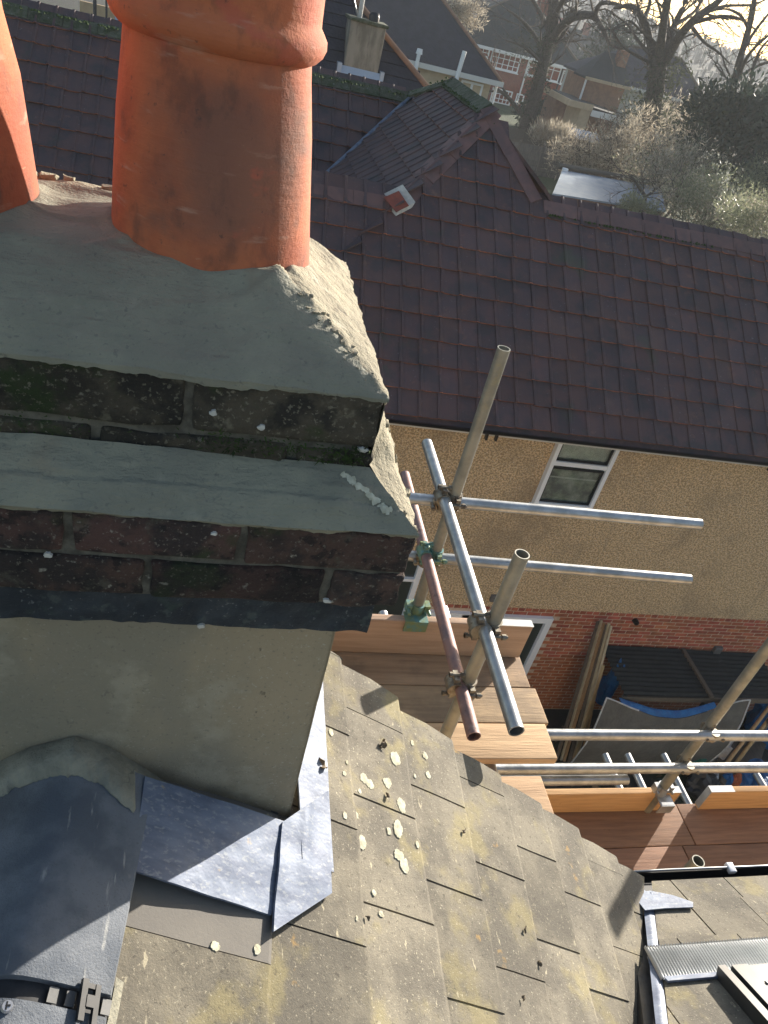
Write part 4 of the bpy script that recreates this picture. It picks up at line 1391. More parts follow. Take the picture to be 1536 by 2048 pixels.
# flaunching: height field
POTC = [(0.0, 1.022), (-.345, 1.022)]
FX0, FX1, FY0, FY1 = tx0 - .003, tx1 + .003, ty0 - .003, ty1 + .003
def fl_h(x, y):
    ds = [FX1 - x, x - FX0, y - FY0, FY1 - y]
    d = min(ds)
    ks = 75.0
    dsm = -math.log(sum(math.exp(-ks * max(q, 0)) for q in ds)) / ks
    t = max(0, min(1, (dsm + .004) / .125)) if d > .004 else max(0, d / .125)
    h = .086 * (1.12 * t - .12 * t * t * t)
    p = Vector((x, y, 0))
    rr = 1.0
    if ds[0] == d:
        h += .004 * nz(p, 24, 3) + .003 * nz(p, 60, 4) + .004 * nz((x, y * .4, 0), 18, 9)
    else:
        h += .006 * nz(p, 8, 1) * t + .0032 * nz(p, 22, 2) + .0018 * nz((x * .5, y, 0), 46, 5) * (1 if nz(p, 5, 8) > 0 else .3) + .0032 * (1 - min(1, abs(nz((x * .6, y * 1.5, 0), 10, 6)) * 6)) * min(1, t * 4)
    for (a, b_) in POTC:
        r = math.hypot(x - a, y - b_)
        h += .006 * math.exp(-((r - .128) / .012) ** 2) * (.6 + .8 * nz((x, y, 3), 14, 6))
    return -.413 + h
def fl(u, v):
    x = FX0 + (FX1 - FX0) * u
    y = FY0 + (FY1 - FY0) * v
    e = 0
    q = Vector((x, y, fl_h(x, y)))
    if u in (0, 1):
        q.x += (.005 * nz((y, 0, 0), 30, 2) + .003 * nz((y, 0, 0), 90, 2)) * (1 if u else -1)
    if v in (0, 1):
        q.y += (.002 * nz((x, 0, 0), 20, 4) + .0012 * nz((x, 0, 0), 70, 4)) * (1 if v else -1)
    return q
mb = MB()
NU, NV_ = 200, 120
mb.grid(fl, NU, NV_)
# faces falling to the right and to the back get the paler mortar
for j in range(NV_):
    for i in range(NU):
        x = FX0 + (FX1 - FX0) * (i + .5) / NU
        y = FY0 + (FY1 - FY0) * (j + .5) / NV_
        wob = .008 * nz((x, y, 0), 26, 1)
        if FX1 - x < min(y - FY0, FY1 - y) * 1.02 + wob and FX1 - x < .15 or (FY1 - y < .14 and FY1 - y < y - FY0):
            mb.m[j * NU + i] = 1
def fl_lip(fn, n, flip=False):
    mb.grid(lambda u, v: fn(u) + Vector((0, 0, -v * (.007 + .006 * nz((fn(u).x, fn(u).y, 0), 15, 4) + .0028 * nz((fn(u).x, fn(u).y, 0), 70, 4) + .0015 * nz((fn(u).x, fn(u).y, 0), 200, 4)))), n, 2, flip=flip)
fl_lip(lambda u: fl(u, 0), NU, True)
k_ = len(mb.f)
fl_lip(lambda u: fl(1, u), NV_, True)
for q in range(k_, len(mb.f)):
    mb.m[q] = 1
fl_lip(lambda u: fl(u, 1), NU)
fl_lip(lambda u: fl(0, u), NV_)
mb.build('flaunching', [M['mortar'], M['flank']], ch)
# cracked lip and crumbs along the lit hip
mb = MB()
for _ in range(34):
    t = random.random()
    p = Vector((tx1 - .012 - .10 * t, ty0 + .012 + .10 * t, 0))
    p = p + Vector((random.gauss(0, .006), random.gauss(0, .006), 0))
    p.z = fl_h(p.x, p.y)
    r = random.uniform(.0008, .0028)
    mb.rbox(p - Vector((r, r, r * .6)), p + Vector((r, r, r * .7)), r * .3, 0, r, 0, random.random() * 50, 200)
for _ in range(40):
    t = random.random()
    p = Vector((random.uniform(FX0 + .2, .1), FY1 - random.uniform(.0, .05) - .09, 0))
    p.z = fl_h(p.x, p.y)
    r = random.uniform(.002, .006)
    mb.rbox(p - Vector((r * 1.6, r, r * .4)), p + Vector((r * 1.6, r, r)), r * .3, 0, r, 0, random.random() * 50, 200)
for _ in range(46):
    p = flank(random.random(), random.random() ** .5)
    r = random.uniform(.0015, .005)
    mb.rbox(p - Vector((r, r * 1.6, r)), p + Vector((r, r * 1.6, r)), r * .3, 0, r, 0, random.random() * 50, 200)
tag(mb.build('mortar_crumbs', M['flank'], ch), kind='stuff')
# mortar skirt over the ridge
sk_up = [(-.62, -1.20), (-.50, -1.15), (-.35, -1.13), (-.27, -1.128), (-.22, -1.115), (-.165, -1.095), (-.10, -1.112), (-.04, -1.15), (.05, -1.205), (.13, -1.255), (.20, -1.305), (.2246, -1.33)]
sk_lo = [(-.62, -1.28), (-.50, -1.24), (-.35, -1.21), (-.27, -1.20), (-.22, -1.18), (-.165, -1.168), (-.10, -1.19), (-.055, -1.222), (.05, -1.27), (.13, -1.31), (.20, -1.345), (.2246, -1.355)]
def lerp_tab(tab, x):
    for (a, b_), (c, d) in zip(tab[:-1], tab[1:]):
        if a <= x <= c:
            return b_ + (d - b_) * (x - a) / (c - a)
    return tab[-1][1]
SKL = [(-40, 1606, .712), (0, 1592, .712), (40, 1572, .710), (90, 1556, .708), (150, 1549, .708), (200, 1566, .708), (240, 1600, .708), (268, 1628, .712), (283, 1575, .748), (300, 1563, .756), (430, 1603, .766), (545, 1643, .770), (583, 1655, .774)]
SKU = [(-40, 1535), (0, 1522), (60, 1494), (150, 1472), (220, 1494), (290, 1536), (330, 1562), (400, 1585), (500, 1615), (560, 1634), (583, 1642)]
def tab(T, px):
    for a, b_ in zip(T[:-1], T[1:]):
        if a[0] <= px <= b_[0]:
            f_ = (px - a[0]) / (b_[0] - a[0])
            return [a[k] + (b_[k] - a[k]) * f_ for k in range(len(a))]
    return T[-1]
def ridge_hit(px, py):
    d = ray(px, py)
    lo, hi = .62 / d.y, .775 / d.y
    for _ in range(30):
        m_ = (lo + hi) / 2
        p = d * m_
        a = p - SP(SR, 0)
        e = a.dot(EH)
        r = .030
        zr = SP(SR, 0).z + .040 - (math.sqrt(e * e + r * r) - r) * math.tan(math.radians(31))
        if p.z > zr:
            lo = m_
        else:
            hi = m_
    return d * lo
def skirt(u, v):
    px = -40 + 622 * u
    up_, lo_ = tab(SKU, px), tab(SKL, px)
    a = on(px, up_[1], 1, YF - .001)
    rag = 7 * nz((px, 0, 0), .05, 3) + 4 * nz((px, 0, 0), .17, 5)
    b_ = ridge_hit(px, lo_[1] + rag) if px < 272 else on(px, lo_[1] + rag * .3, 1, lo_[2])
    vv = min(1, v * 1.02)
    p = a + (b_ - a) * vv + Vector((0, -.016 * math.sin(PI * vv ** .7), .012 * math.sin(PI * vv ** .7)))
    w_ = min(1, v * 6)
    return p + Vector((0, -.7, .7)) * ((.0035 * nz(p, 12, 3) + .0022 * nz(p, 36, 4) + .001 * nz(p, 90, 5)) * w_)
mb = MB()
mb.grid(skirt, 170, 18, flip=True)
mb.grid(lambda u, v: skirt(u, 1) + Vector((0, .004 * v, -.02 * v)), 170, 1, flip=True)
mb.build('mortar_skirt', M['skirt'], ch)
# droppings and pale flecks
mb = MB()
for (px, py, r, Y_) in [(427, 826, 8, ty0), (524, 856, 8, ty0), (725, 900, 8, ty0), (428, 1068, 5, cy0), (95, 1111, 8, cy0), (402, 1253, 7, YF - .0355), (654, 1203, 7, cy0)]:
    p = on(px, py, 1, Y_ - .003)
    rr = r * p.length / F
    k = 12
    ring = [p + Vector((math.cos(2 * PI * i / k) * rr * (1 + 1.1 * nz((i, px, 0), .9)), -.0005, math.sin(2 * PI * i / k) * rr * .75 * (1 + .6 * nz((i, px, 5), .9)))) for i in range(k)]
    back = [q + Vector((0, .004, 0)) for q in ring]
    mb.add([p + Vector((0, -.0012, 0))] + ring + back, [(0, 1 + i, 1 + (i + 1) % k) for i in range(k)] + [(1 + i, 1 + k + i, 1 + k + (i + 1) % k, 1 + (i + 1) % k) for i in range(k)], 0)
tag(mb.build('droppings', M['dropping'], ch), kind='stuff')
# moss tufts under the top course
mb = MB()
for _ in range(620):
    cl = random.choice([(.03, .022, 1), (.135, .035, 1.3), (.17, .02, 1), (.20, .012, .8), (-.2, .05, .5), (-.40, .06, .5), (.07, .03, .5)])
    x = random.gauss(cl[0], cl[1])
    if x > tx1 - .004:
        continue
    z = random.uniform(-.512, -.484)
    p = Vector((x, ty0 - .002, z))
    L_ = random.uniform(.004, .012) * cl[2]
    d = Vector((random.gauss(0, .6), -random.random() * .8 - .15, random.gauss(.1, .5))).normalized() * L_
    s_ = Vector((random.gauss(0, 1), 0, random.gauss(0, 1))).normalized() * .0012
    mb.add([p - s_, p + s_, p + d], [(0, 1, 2)], 0)
tag(mb.build('moss', M['moss'], ch), kind='stuff')
# lichen frond on the ledge corner
mb = MB()
p0 = ledge_front(.955, .75)
for _ in range(60):
    a = random.uniform(0, 1)
    p = ledge_front(.945 + .03 * a + random.gauss(0, .004), .85 - .55 * a) + Vector((0, -.001, .0015))
    r = random.uniform(.002, .0055)
    k = 6
    mb.add([p + Vector((math.cos(2 * PI * i / k) * r * random.uniform(.5, 1.3), 0, 0)) + Vector((0, -.8, .6)) * 0 + Vector((0, .77, .64)) * (math.sin(2 * PI * i / k) * r * random.uniform(.5, 1.3)) for i in range(k)], [list(range(k))], 0)
tag(mb.build('lichen', M['lichen'], ch), kind='stuff')

# ------------------------------------------------------------------ pots
def pot(c, lean, label, s=1.0, collar=True, r0=.1285, r1=.1065):
    prof = [(r0, -.375), (r0 - .0005, -.34), (r0 - .006, -.27), (r0 - .013, -.19), (r1 + .0015, -.128), (r1, -.112)]
    t = MB()
    zb = -.104 if collar else .02
    if not collar:
        prof[-1] = (r1 - .006, -.05)
    prof.append((r1 - (.002 if collar else .010), zb))
    t.lathe(prof, (c[0], c[1], 0), 96, amp=.0016, lean=lean)
    lx = lambda z: c[0] + lean[0] * (z + .375)
    ly = lambda z: c[1] + lean[1] * (z + .375)
    rt = thing('chimney_pot', label, 'chimney pot', (c[0], c[1], -.375), 'chimney pots on the stack')
    sharp(t.build('body', M['pot'], rt), 50)
    t = MB()
    pr = [(r1 + .000, zb - .006), (r1 + .005, zb - .004), (r1 + .0120, zb + .003), (r1 + .0155, zb + .011), (r1 + .0150, zb + .019), (r1 + .0105, zb + .026), (r1 + .0068, zb + .031), (r1 + .0066, zb + .038), (r1 + .008, zb + .075), (r1 + .0085, zb + .12), (r1 + .005, zb + .132), (r1 - .006, zb + .136)]
    t.lathe(pr, (lx(zb), ly(zb), 0), 96, amp=.0012, lean=lean)
    sharp(t.build('collar', M['pot'], rt), 60)
    t = MB()
    t.lathe([(r1 - .006, zb + .136), (r1 - .012, zb + .12), (r1 - .014, zb), (r1 - .012, -.3)], (lx(zb), ly(zb), 0), 64, lean=lean)
    t.build('inner_face', M['potdark'], rt)
    return rt
pot(POTC[0], (-.045, 0), 'terracotta chimney pot with a rolled collar, the larger one at the centre of the stack')
pot(POTC[1], (-.025, 0), 'terracotta chimney pot cut off by the left edge of the picture', collar=False, r0=.131, r1=.105)

# ================================================================== SCAFFOLD
TR, TI = .0228, .019
def coupler(parent, p, d1, d2, m=None, name='coupler'):
    """two bands set back to back with flaps, bolts and nuts"""
    m = m or M['coupler']
    d1, d2 = Vector(d1).normalized(), Vector(d2).normalized()
    nrm = d1.cross(d2).normalized()
    t = MB()
    for k, (d, s) in enumerate(((d1, -1), (d2, 1))):
        c = Vector(p) + nrm * s * TR * 1.02
        t.tube(c - d * .026, c + d * .026, TR + .0055, n=16)
        other = d2 if k == 0 else d1
        for sg in (-1, 1):
            e = c + other * sg * (TR + .010) + nrm * s * .004
            R = frame(other, d, other.cross(d).normalized())
            t.box((-.012, -.022, -.009), (.012, .022, .009), R=R, c=e)
            b0 = e + nrm * (-s) * .0 + other * sg * .014
            t.tube(b0 - nrm * .026, b0 + nrm * .036, .0055, n=8)
            t.tube(b0 + nrm * .016, b0 + nrm * .030, .0105, n=6)
            t.tube(b0 - nrm * .026, b0 - nrm * .016, .010, n=6)
    R = frame(d1, d2, nrm)
    t.box((-.02, -.02, -.012), (.02, .02, .012), R=R, c=p)
    return t.build(name, m, parent)
def stube(parent, p0, p1, m=None, label=None, name='scaffold_tube', r=None):
    t = MB()
    k = (r or TR)
    t.tube(p0, p1, k, n=22, inner=k * .84)
    o = t.build(name, m or M['galv'], parent)
    if label:
        o['label'] = label
    return o
XV, YV, ZV = Vector((1, 0, 0)), Vector((0, 1, 0)), Vector((0, 0, 1))
K = .883
YA, YBp = 2.5 * K, 1.750 * K
ZT1, ZT2 = -1.764 * K, -2.081 * K
pa = on(1012, 697, 1, YA)
xa, xb = 1.088 * K, .604 * YBp
sc1 = thing('scaffold', 'guard rail scaffold of galvanised tubes standing right of the chimney, with one rusty pink tube', 'scaffold', (xa, YA - .3, -9.4))
stube(sc1, (xa, YA, -9.4), (xa, YA, pa.z), M['galvdull'], name='standard_tube')
pb = on(1047, 1108, 1, YBp)
stube(sc1, (xb, YBp, -9.4), (xb, YBp, pb.z), M['galvdull'], name='standard_tube')
stube(sc1, (xa - .032, 2.93 * K, ZT1 + .012), (xa - .066, 1.305 * K, ZT1), M['galv'], name='transom_tube')
stube(sc1, (xa - .032, 3.12 * K, ZT2 + .012), (xa - .056, 1.515 * K, ZT2), M['rusttube'], label='rusty pink painted tube', name='transom_tube')
stube(sc1, (.2, YA + .045, ZT1 - .04), (2.352 * K, YA + .01, ZT1 - .018), name='ledger_tube')
stube(sc1, (.2, YA + .045, ZT2 - .036), (2.455 * K, YA - .01, ZT2 - .03), name='ledger_tube')
coupler(sc1, (xa - .022, YA + .0, ZT1 + .008), YV, ZV)
coupler(sc1, (xa - .03, YA + .03, ZT1 - .03), XV, ZV)
coupler(sc1, (xa - .022, YA, ZT2 + .008), YV, ZV, M['tealpaint'])
coupler(sc1, (xa - .03, YA + .03, ZT2 - .03), XV, ZV)
coupler(sc1, (xb - .024, YBp, ZT1), YV, ZV)
coupler(sc1, (xb - .022, YBp, ZT2), YV, ZV)
# tubes that carry the boards
ZU = -2.68 * K
for x in (1.04 * K, 1.40 * K):
    stube(sc1, (x, (2.86 if x > 1.1 else 2.80) * K, ZU - .075), (x, 1.5 * K, ZU - .075), name='transom_tube')
stube(sc1, (.2, YA + .02, ZU - .125), (1.55 * K, YA + .02, ZU - .125), name='ledger_tube')
coupler(sc1, (xa - .03, YA + .01, ZU - .10), XV, ZV)
# toe board clip at the foot of the standard
mb = MB()
YT_ = 2.432 * K
pc = on(833, 1243, 1, YT_)
zc_ = -2.445 * K
mb.box((pc.x - .05, YT_ - .012, zc_ - .05), (pc.x + .05, YT_ - .004, zc_ + .008))
mb.box((pc.x - .05, YT_ - .004, zc_ + .001), (pc.x + .05, YT_ + .05, zc_ + .008))
mb.tube((xa, YA, zc_ - .06), (xa, YA, zc_ + .05), .031, n=14)
for sx in (-1, 1):
    mb.tube((xa + sx * .04, YA + .02, zc_ + .03), (xa + sx * .045, YA - .05, zc_ + .03), .008, n=8)
    mb.box((xa + sx * .04 - .012, YA - .02, zc_ + .01), (xa + sx * .04 + .012, YA + .02, zc_ + .05))
tag(mb.build('toe_board_clip', M['tealpaint'], sc1))
# lower right run
KL = .80
ZD = -4.45 * KL
YC = 2.62 * KL
xc = 3.38 * KL
sc2 = thing('scaffold', 'scaffold of galvanised tubes over the lower red brown boards, at the right edge', 'scaffold', (xc, YC, -9.4))
stube(sc2, (xc, YC, -9.4), (xc, YC, -1.30), M['galvdull'], name='standard_tube', r=.027)
zl1, zl2 = -3.487 * KL, -3.845 * KL
stube(sc2, (1.45, YC - .05, zl1), (4.6, YC - .05, zl1), name='ledger_tube', r=.028)
stube(sc2, (1.45, YC - .05, zl2 + .0), (4.6, YC - .05, zl2), name='ledger_tube', r=.028)
stube(sc2, (1.45, YC - .08, zl2 - .058), (on(1262, 1548, 1, YC - .08).x, YC - .08, zl2 - .058), name='ledger_tube', r=.026)
coupler(sc2, (xc, YC - .025, zl1), XV, ZV)
coupler(sc2, (xc, YC - .025, zl2), XV, ZV)
for px in (1210, 1255, 1327, 1512):
    q = on(px, 1510 if px < 1400 else 1548, 2, ZD - .075)
    stube(sc2, (q.x, q.y, q.z), (q.x, 1.25, q.z), name='transom_tube')
stube(sc2, (1.8, YC + .035, ZD - .135), (4.6, YC + .035, ZD - .135), name='ledger_tube')
stube(sc2, (1.8, 1.42, ZD - .135), (4.6, 1.42, ZD - .135), name='ledger_tube')
pd_ = on(1397, 1722, 1, 1.12)
sd_ = stube(sc2, (pd_.x, 1.12, -9.4), (pd_.x, 1.12, pd_.z), M['galvdull'], name='standard_tube')
mb = MB()
q = on(1332, 1580, 1, YC)
mb.box((q.x - .06, YC - .085, ZD + .10), (q.x + .03, YC - .078, ZD + .17))
mb.box((q.x - .06, YC - .078, ZD + .163), (q.x + .03, YC - .0, ZD + .171))
mb.tube((xc, YC, ZD + .16), (xc, YC, ZD + .24), .034, n=14)
for sx in (-1, 1):
    mb.tube((xc + sx * .045, YC + .02, ZD + .22), (xc + sx * .045, YC - .04, ZD + .22), .009, n=8)
    mb.box((xc + sx * .045 - .012, YC - .02, ZD + .195), (xc + sx * .045 + .012, YC + .02, ZD + .245))
mb.build('toe_board_clip', M['greymetal'], sc2)

# boards: each lies loose on the tubes
def board(name, lo, hi, m, label, group, sag=.0, seed=0.0, bands=None):
    t = MB()
    t.rbox(lo, hi, .004, 0, .0022, 2, seed, 5)
    o = t.build(name, m)
    tag(o, label, 'scaffold board', group)
    if bands:
        for (a, b_) in bands:
            q = MB()
            q.box(a, b_)
            q.build('end_band', M['greymetal'], o)
    return o
GB = 'boards of the upper scaffold platform'
board('scaffold_board', (.10, 2.245 * K, ZU - .036), (1.70 * K, 2.468 * K, ZU), M['deckshade'], 'short shaded scaffold board against the foot of the upper toe board', GB, seed=1)
board('scaffold_board', (.12, 2.030 * K, ZU - .036), (1.722 * K, 2.240 * K, ZU), M['deckshade'], 'middle scaffold board of the upper platform, crossed by the shadow edge', GB, seed=2)
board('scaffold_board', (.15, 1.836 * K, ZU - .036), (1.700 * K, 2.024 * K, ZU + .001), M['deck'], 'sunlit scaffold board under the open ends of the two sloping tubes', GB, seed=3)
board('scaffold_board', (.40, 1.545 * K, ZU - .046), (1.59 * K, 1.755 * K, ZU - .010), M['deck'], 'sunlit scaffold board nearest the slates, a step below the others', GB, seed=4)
tb = board('toe_board', (.05, YT_, ZU + .005), (1.692 * K, YT_ + .036, zc_), M['toe'], 'upright toe board with a white painted end behind the upper platform', 'toe boards', seed=5)
q = MB()
q.box((1.43 * K, YT_ - .002, zc_ - .0005), (1.693 * K, YT_ + .038, zc_ + .003))
q.build('white_band', M['whitepaint'], tb)
GL = 'boards of the lower scaffold platform'
xj = 3.64 * KL
yb0 = YC - .018
rows = [(yb0 - .205, YC + .03, 0), (yb0 - .415, yb0 - .21, -.09), (yb0 - .625, yb0 - .42, -.18)]
names = ['at the toe board', 'in the middle row', 'beside the gutter']
for i, (a, b_, dx) in enumerate(rows):
    board('scaffold_board', (1.75, a, ZD - .038), (xj + dx, b_, ZD), M['deckred'], 'brown board left of the joint on the lower platform, ' + names[i], GL, seed=10 + i)
    board('scaffold_board', (xj + dx + .006, a, ZD - .038), (4.7, b_, ZD), M['deckred'], 'red brown board right of the joint on the lower platform, ' + names[i], GL, seed=20 + i)
ht = .185
x1_ = 3.545 * KL
x2_ = 3.80 * KL
board('toe_board', (1.75, YC - .012, ZD + .004), (x1_, YC + .026, ZD + ht), M['toe2'], 'orange toe board left of the gap on the lower platform', 'toe boards', seed=31,
      bands=[((x1_ - .16, YC - .014, ZD + ht + .0005), (x1_ + .002, YC + .028, ZD + ht + .004)), ((x1_ + .0005, YC - .014, ZD + .02), (x1_ + .004, YC + .028, ZD + ht))])
board('toe_board', (x2_, YC - .012, ZD + .004), (4.75, YC + .026, ZD + ht), M['toe2'], 'orange toe board right of the gap on the lower platform', 'toe boards', seed=32,
      bands=[((x2_ - .002, YC - .014, ZD + ht + .0005), (x2_ + .16, YC + .028, ZD + ht + .004)), ((x2_ - .004, YC - .014, ZD + .02), (x2_ - .0005, YC + .028, ZD + ht))])

# ================================================================== YARD
GZ0 = -9.38
# battens leaning on the wall
tops = [(1197, 1243), (1203, 1241), (1209, 1246), (1214, 1250), (1218, 1247), (1222, 1252), (1206, 1330), (1198, 1352)]
bots = [(1112, 1520), (1122, 1520), (1128, 1522), (1138, 1524), (1146, 1522), (1152, 1524), (1148, 1524), (1162, 1520)]
blab = ['dark grey leftmost batten leaning on the brick wall', 'second batten from the left in the bundle on the brick wall', 'honey coloured batten in the middle of the leaning bundle', 'narrow grey batten just right of the honey coloured one',
        'pale batten near the right side of the leaning bundle', 'rightmost tall batten of the bundle, next to the dark roof', 'short orange batten in front of the leaning bundle', 'shortest batten at the front of the bundle beside the blue sheet']
for i, (a, b_) in enumerate(zip(tops, bots)):
    p = on(a[0], a[1], 1, 7.33 - (.05 * i if i < 6 else .45))
    q = on(b_[0], b_[1], 2, GZ0)
    d = (p - q)
    dn = d.normalized()
    s1 = dn.cross(YV).normalized()
    s2 = dn.cross(s1).normalized()
    w1, w2 = (.036, .03) if i % 3 else (.05, .035)
    t = MB()
    t.prism([q + s1 * w1 * .5 + s2 * w2 * .5, q - s1 * w1 * .5 + s2 * w2 * .5, q - s1 * w1 * .5 - s2 * w2 * .5, q + s1 * w1 * .5 - s2 * w2 * .5], d)
    tag(t.build('batten', M['greywood'] if i in (0, 3) else M['paledwood'] if i in (1, 4, 5) else M['batten']), blab[i], 'batten', 'battens leaning against the brick wall')
# lean-to with a corrugated sheet roof
ln = thing('lean_to', 'low lean-to with a black corrugated sheet roof against the brick wall', 'shed', (7.6, 6.9, -9.4))
def sheet(name, xa_, xb_):
    def f(u, v):
        x = xa_ + (xb_ - xa_) * u
        y = 7.39 - .98 * v
        return Vector((x + .04 * v * 0, y, -7.76 - .02 * v + .018 * math.sin(v * 2 * PI * 11) - .02 * (x - 6.5) + .012 * nz((x, y, 0), 2, 1)))
    m_ = MB()
    m_.grid(f, 10, 110)
    m_.grid(lambda u, v: f(u, v) - Vector((0, 0, .006)), 10, 110, flip=True)
    return m_.build(name, M['asphaltfelt'], ln)
sheet('roof_sheet', 6.42, 7.93)
sheet('roof_sheet', 7.95, 9.42)
mb = MB()
mb.box((7.90, 6.40, -7.80), (7.96, 7.39, -7.755))
mb.build('roof_batten', M['greywood'], ln)
for x in (6.45, 7.9, 9.36):
    mb = MB()
    mb.box((x, 6.42, -9.4), (x + .06, 6.48, -7.83))
    mb.build('post', M['greywood'], ln)
mb = MB()
mb.box((6.4, 6.40, -7.90), (9.4, 6.43, -7.815))
mb.build('front_rail', M['greywood'], ln)
# grey sheet hung in front with a blue turned edge
def tarp(u, v):
    a, b_ = on(1212, 1395, 1, 6.28), on(1500, 1402, 1, 6.28)
    x = a.x + (b_.x - a.x) * u
    sag = .30 * math.sin(PI * (u ** .85)) ** 1.4
    z = a.z - sag * (1 - v * .6) - 1.45 * v
    y = 6.28 - .10 * math.sin(PI * v) - .10 * v + .03 * math.sin(u * 9 + v * 3) * (1 - v * .4) - .10 * math.sin(PI * u) * (1 - v)
    p = Vector((x - .03 * v, y, z))
    return p + Vector((0, .02 * nz(p, 3, 1), 0))
tp = thing('tarpaulin', 'grey tarpaulin hung before the black lean-to, blue back showing at its sagging top', 'tarpaulin', (7.3, 6.25, -9.4))
mb = MB()
mb.grid(tarp, 40, 20)
mb.build('sheet', M['tarpgrey'], tp)
mb = MB()
mb.grid(lambda u, v: tarp(.12 + u * .66, 0) + Vector((0, .10 * v + .01, (.05 * math.sin(PI * u) + .01) * math.sin(v * PI * .6))), 30, 6)
mb.build('blue_edge', M['tarpblue'], tp)
mb = MB()
for u in (.002, .998):
    mb.path([tarp(u, k / 8) + Vector((0, -.008, 0)) for k in range(9)], .012, 6)
mb.path([tarp(k / 12 * .25, 0) + Vector((0, -.004, .004)) for k in range(13)], .012, 6)
mb.path([tarp(.80 + k / 12 * .2, 0) + Vector((0, -.004, .004)) for k in range(13)], .012, 6)
tag(mb.build('hem', M['bagwhite'], tp), kind='stuff')
def crumple(name, c, r, m, label, cat, seed, fl=.7, sub=3, amp=.35):
    bm = bmesh.new()
    bmesh.ops.create_icosphere(bm, subdivisions=sub, radius=1)
    t = MB()
    bm.verts.index_update()
    vs = []
    for v in bm.verts:
        k = 1 + amp * nz(v.co, 1.7, seed) + amp * .5 * nz(v.co, 4, seed)
        z = max(v.co.z, -.5)
        vs.append(Vector(c) + Vector((v.co.x * r[0] * k, v.co.y * r[1] * k, (z + .5) * r[2] * k * fl)))
    t.add(vs, [[v.index for v in f.verts] for f in bm.faces], 0, sub > 3)
    bm.free()
    return tag(t.build(name, m), label, cat)
def gp(px, py, z=GZ0):
    return on(px, py, 2, z)
crumple('tarpaulin', gp(1523, 1470), (.34, .40, .9), M['tarpblue'], 'bright blue crumpled tarpaulin on the right of the yard, above the top rail', 'tarpaulin', 1.0)
crumple('sack', gp(1508, 1585), (.30, .34, .55), M['tarpblue'], 'blue builders sack beside the stack of planks, behind the lower toe board', 'sack', 2.0)
crumple('tarpaulin', on(1200, 1400, 2, -8.6), (.12, .15, .8), M['tarpblue'], 'strip of blue sheet between the battens and the grey tarpaulin', 'tarpaulin', 3.0)
crumple('sack', gp(1372, 1528), (.22, .22, .5), M['tarpgreen'], 'green plastic sack behind the leaning standard tube', 'sack', 4.0)
crumple('plastic_bag', gp(1424, 1515), (.17, .17, .45), M['bagwhite'], 'white plastic bag between the two rails', 'bag', 5.0, amp=.5)
crumple('plastic_bag', gp(1416, 1558), (.15, .12, .22), M['bagwhite'], 'grey white plastic bag below the lower rail', 'bag', 6.0, amp=.5)
crumple('bucket', gp(1446, 1568), (.09, .09, .3), M['tarpblue'], 'small blue tub lying beside the orange one', 'bucket', 7.0, amp=.25)
crumple('bucket', gp(1463, 1570), (.09, .09, .28), M['orange'], 'small orange tub among the rubbish', 'bucket', 8.0, amp=.2)
crumple('rubbish_bag', gp(1395, 1580), (.28, .2, .35), M['blackplastic'], 'black bin bag heaped behind the lower toe board', 'bag', 9.0)
# planks stacked flat, and long poles leaning
pk = thing('pallet', 'stack of dark grey planks lying under the leaning poles', 'pallet', gp(1470, 1535))
for k in range(6):
    a = gp(1425 + k * 15, 1570 - k * 4, GZ0 + .15)
    b_ = gp(1462 + k * 14, 1478 - k * 4, GZ0 + .15)
    d = b_ - a
    s_ = Vector((d.y, -d.x, 0)).normalized() * .075
    t = MB()
    t.prism([a - s_, a + s_, a + s_ + Vector((0, 0, .03)), a - s_ + Vector((0, 0, .03))], d)
    t.build('plank', M['greywood'], pk)
t = MB()
for (u) in (.1, .85):
    a = gp(1425, 1570, GZ0) * (1 - u) + gp(1462, 1478, GZ0) * u
    b_ = gp(1500, 1550, GZ0) * (1 - u) + gp(1532, 1458, GZ0) * u
    t.prism([a + Vector((0, -.04, .02)), a + Vector((0, .04, .02)), a + Vector((0, .04, .145)), a + Vector((0, -.04, .145))], b_ - a)
    break
t.build('bearer', M['greywood'], pk)
for i, (a, b_, lb) in enumerate([((1545, 1405), (1428, 1560), 'long wooden pole leaning over the planks, the one on the left'), ((1560, 1408), (1450, 1556), 'long wooden pole leaning over the planks, the one on the right')]):
    p0_, p1_ = on(a[0], a[1], 1, 6.6), gp(*b_)
    t = MB()
    t.tube(p1_, p0_, .032, .028, 10)
    tag(t.build('wooden_pole', M['batten']), lb, 'pole', 'poles leaning in the yard')
mb = MB()
for _ in range(500):
    p = gp(random.uniform(1080, 1536), random.uniform(1500, 1600))
    p = Vector((random.uniform(5.6, 9.5), random.uniform(4.6, 7.0), GZ0))
    r = random.uniform(.02, .09)
    a = random.random() * 6
    q = [p + Vector((math.cos(a + i * 1.57) * r * random.uniform(.5, 1), math.sin(a + i * 1.57) * r * .6, random.uniform(.01, .12))) for i in range(4)]
    mb.add(q, [(0, 1, 2, 3)], random.choice((0, 0, 1, 2)))
tag(mb.build('rubble', [M['leafbrown'], M['greywood'], M['evergreen']]), 'scraps and weeds scattered over the dark yard', 'rubbish', kind='stuff')

# ================================================================== FAR HOUSES
def tri_roof(parent, name, polys, m, th=.12):
    mb = MB()
    for poly in polys:
        mb.prism(poly, (0, 0, -th))
    return mb.build(name, m, parent)
def v3(x, y, z):
    return Vector((x, y, z))
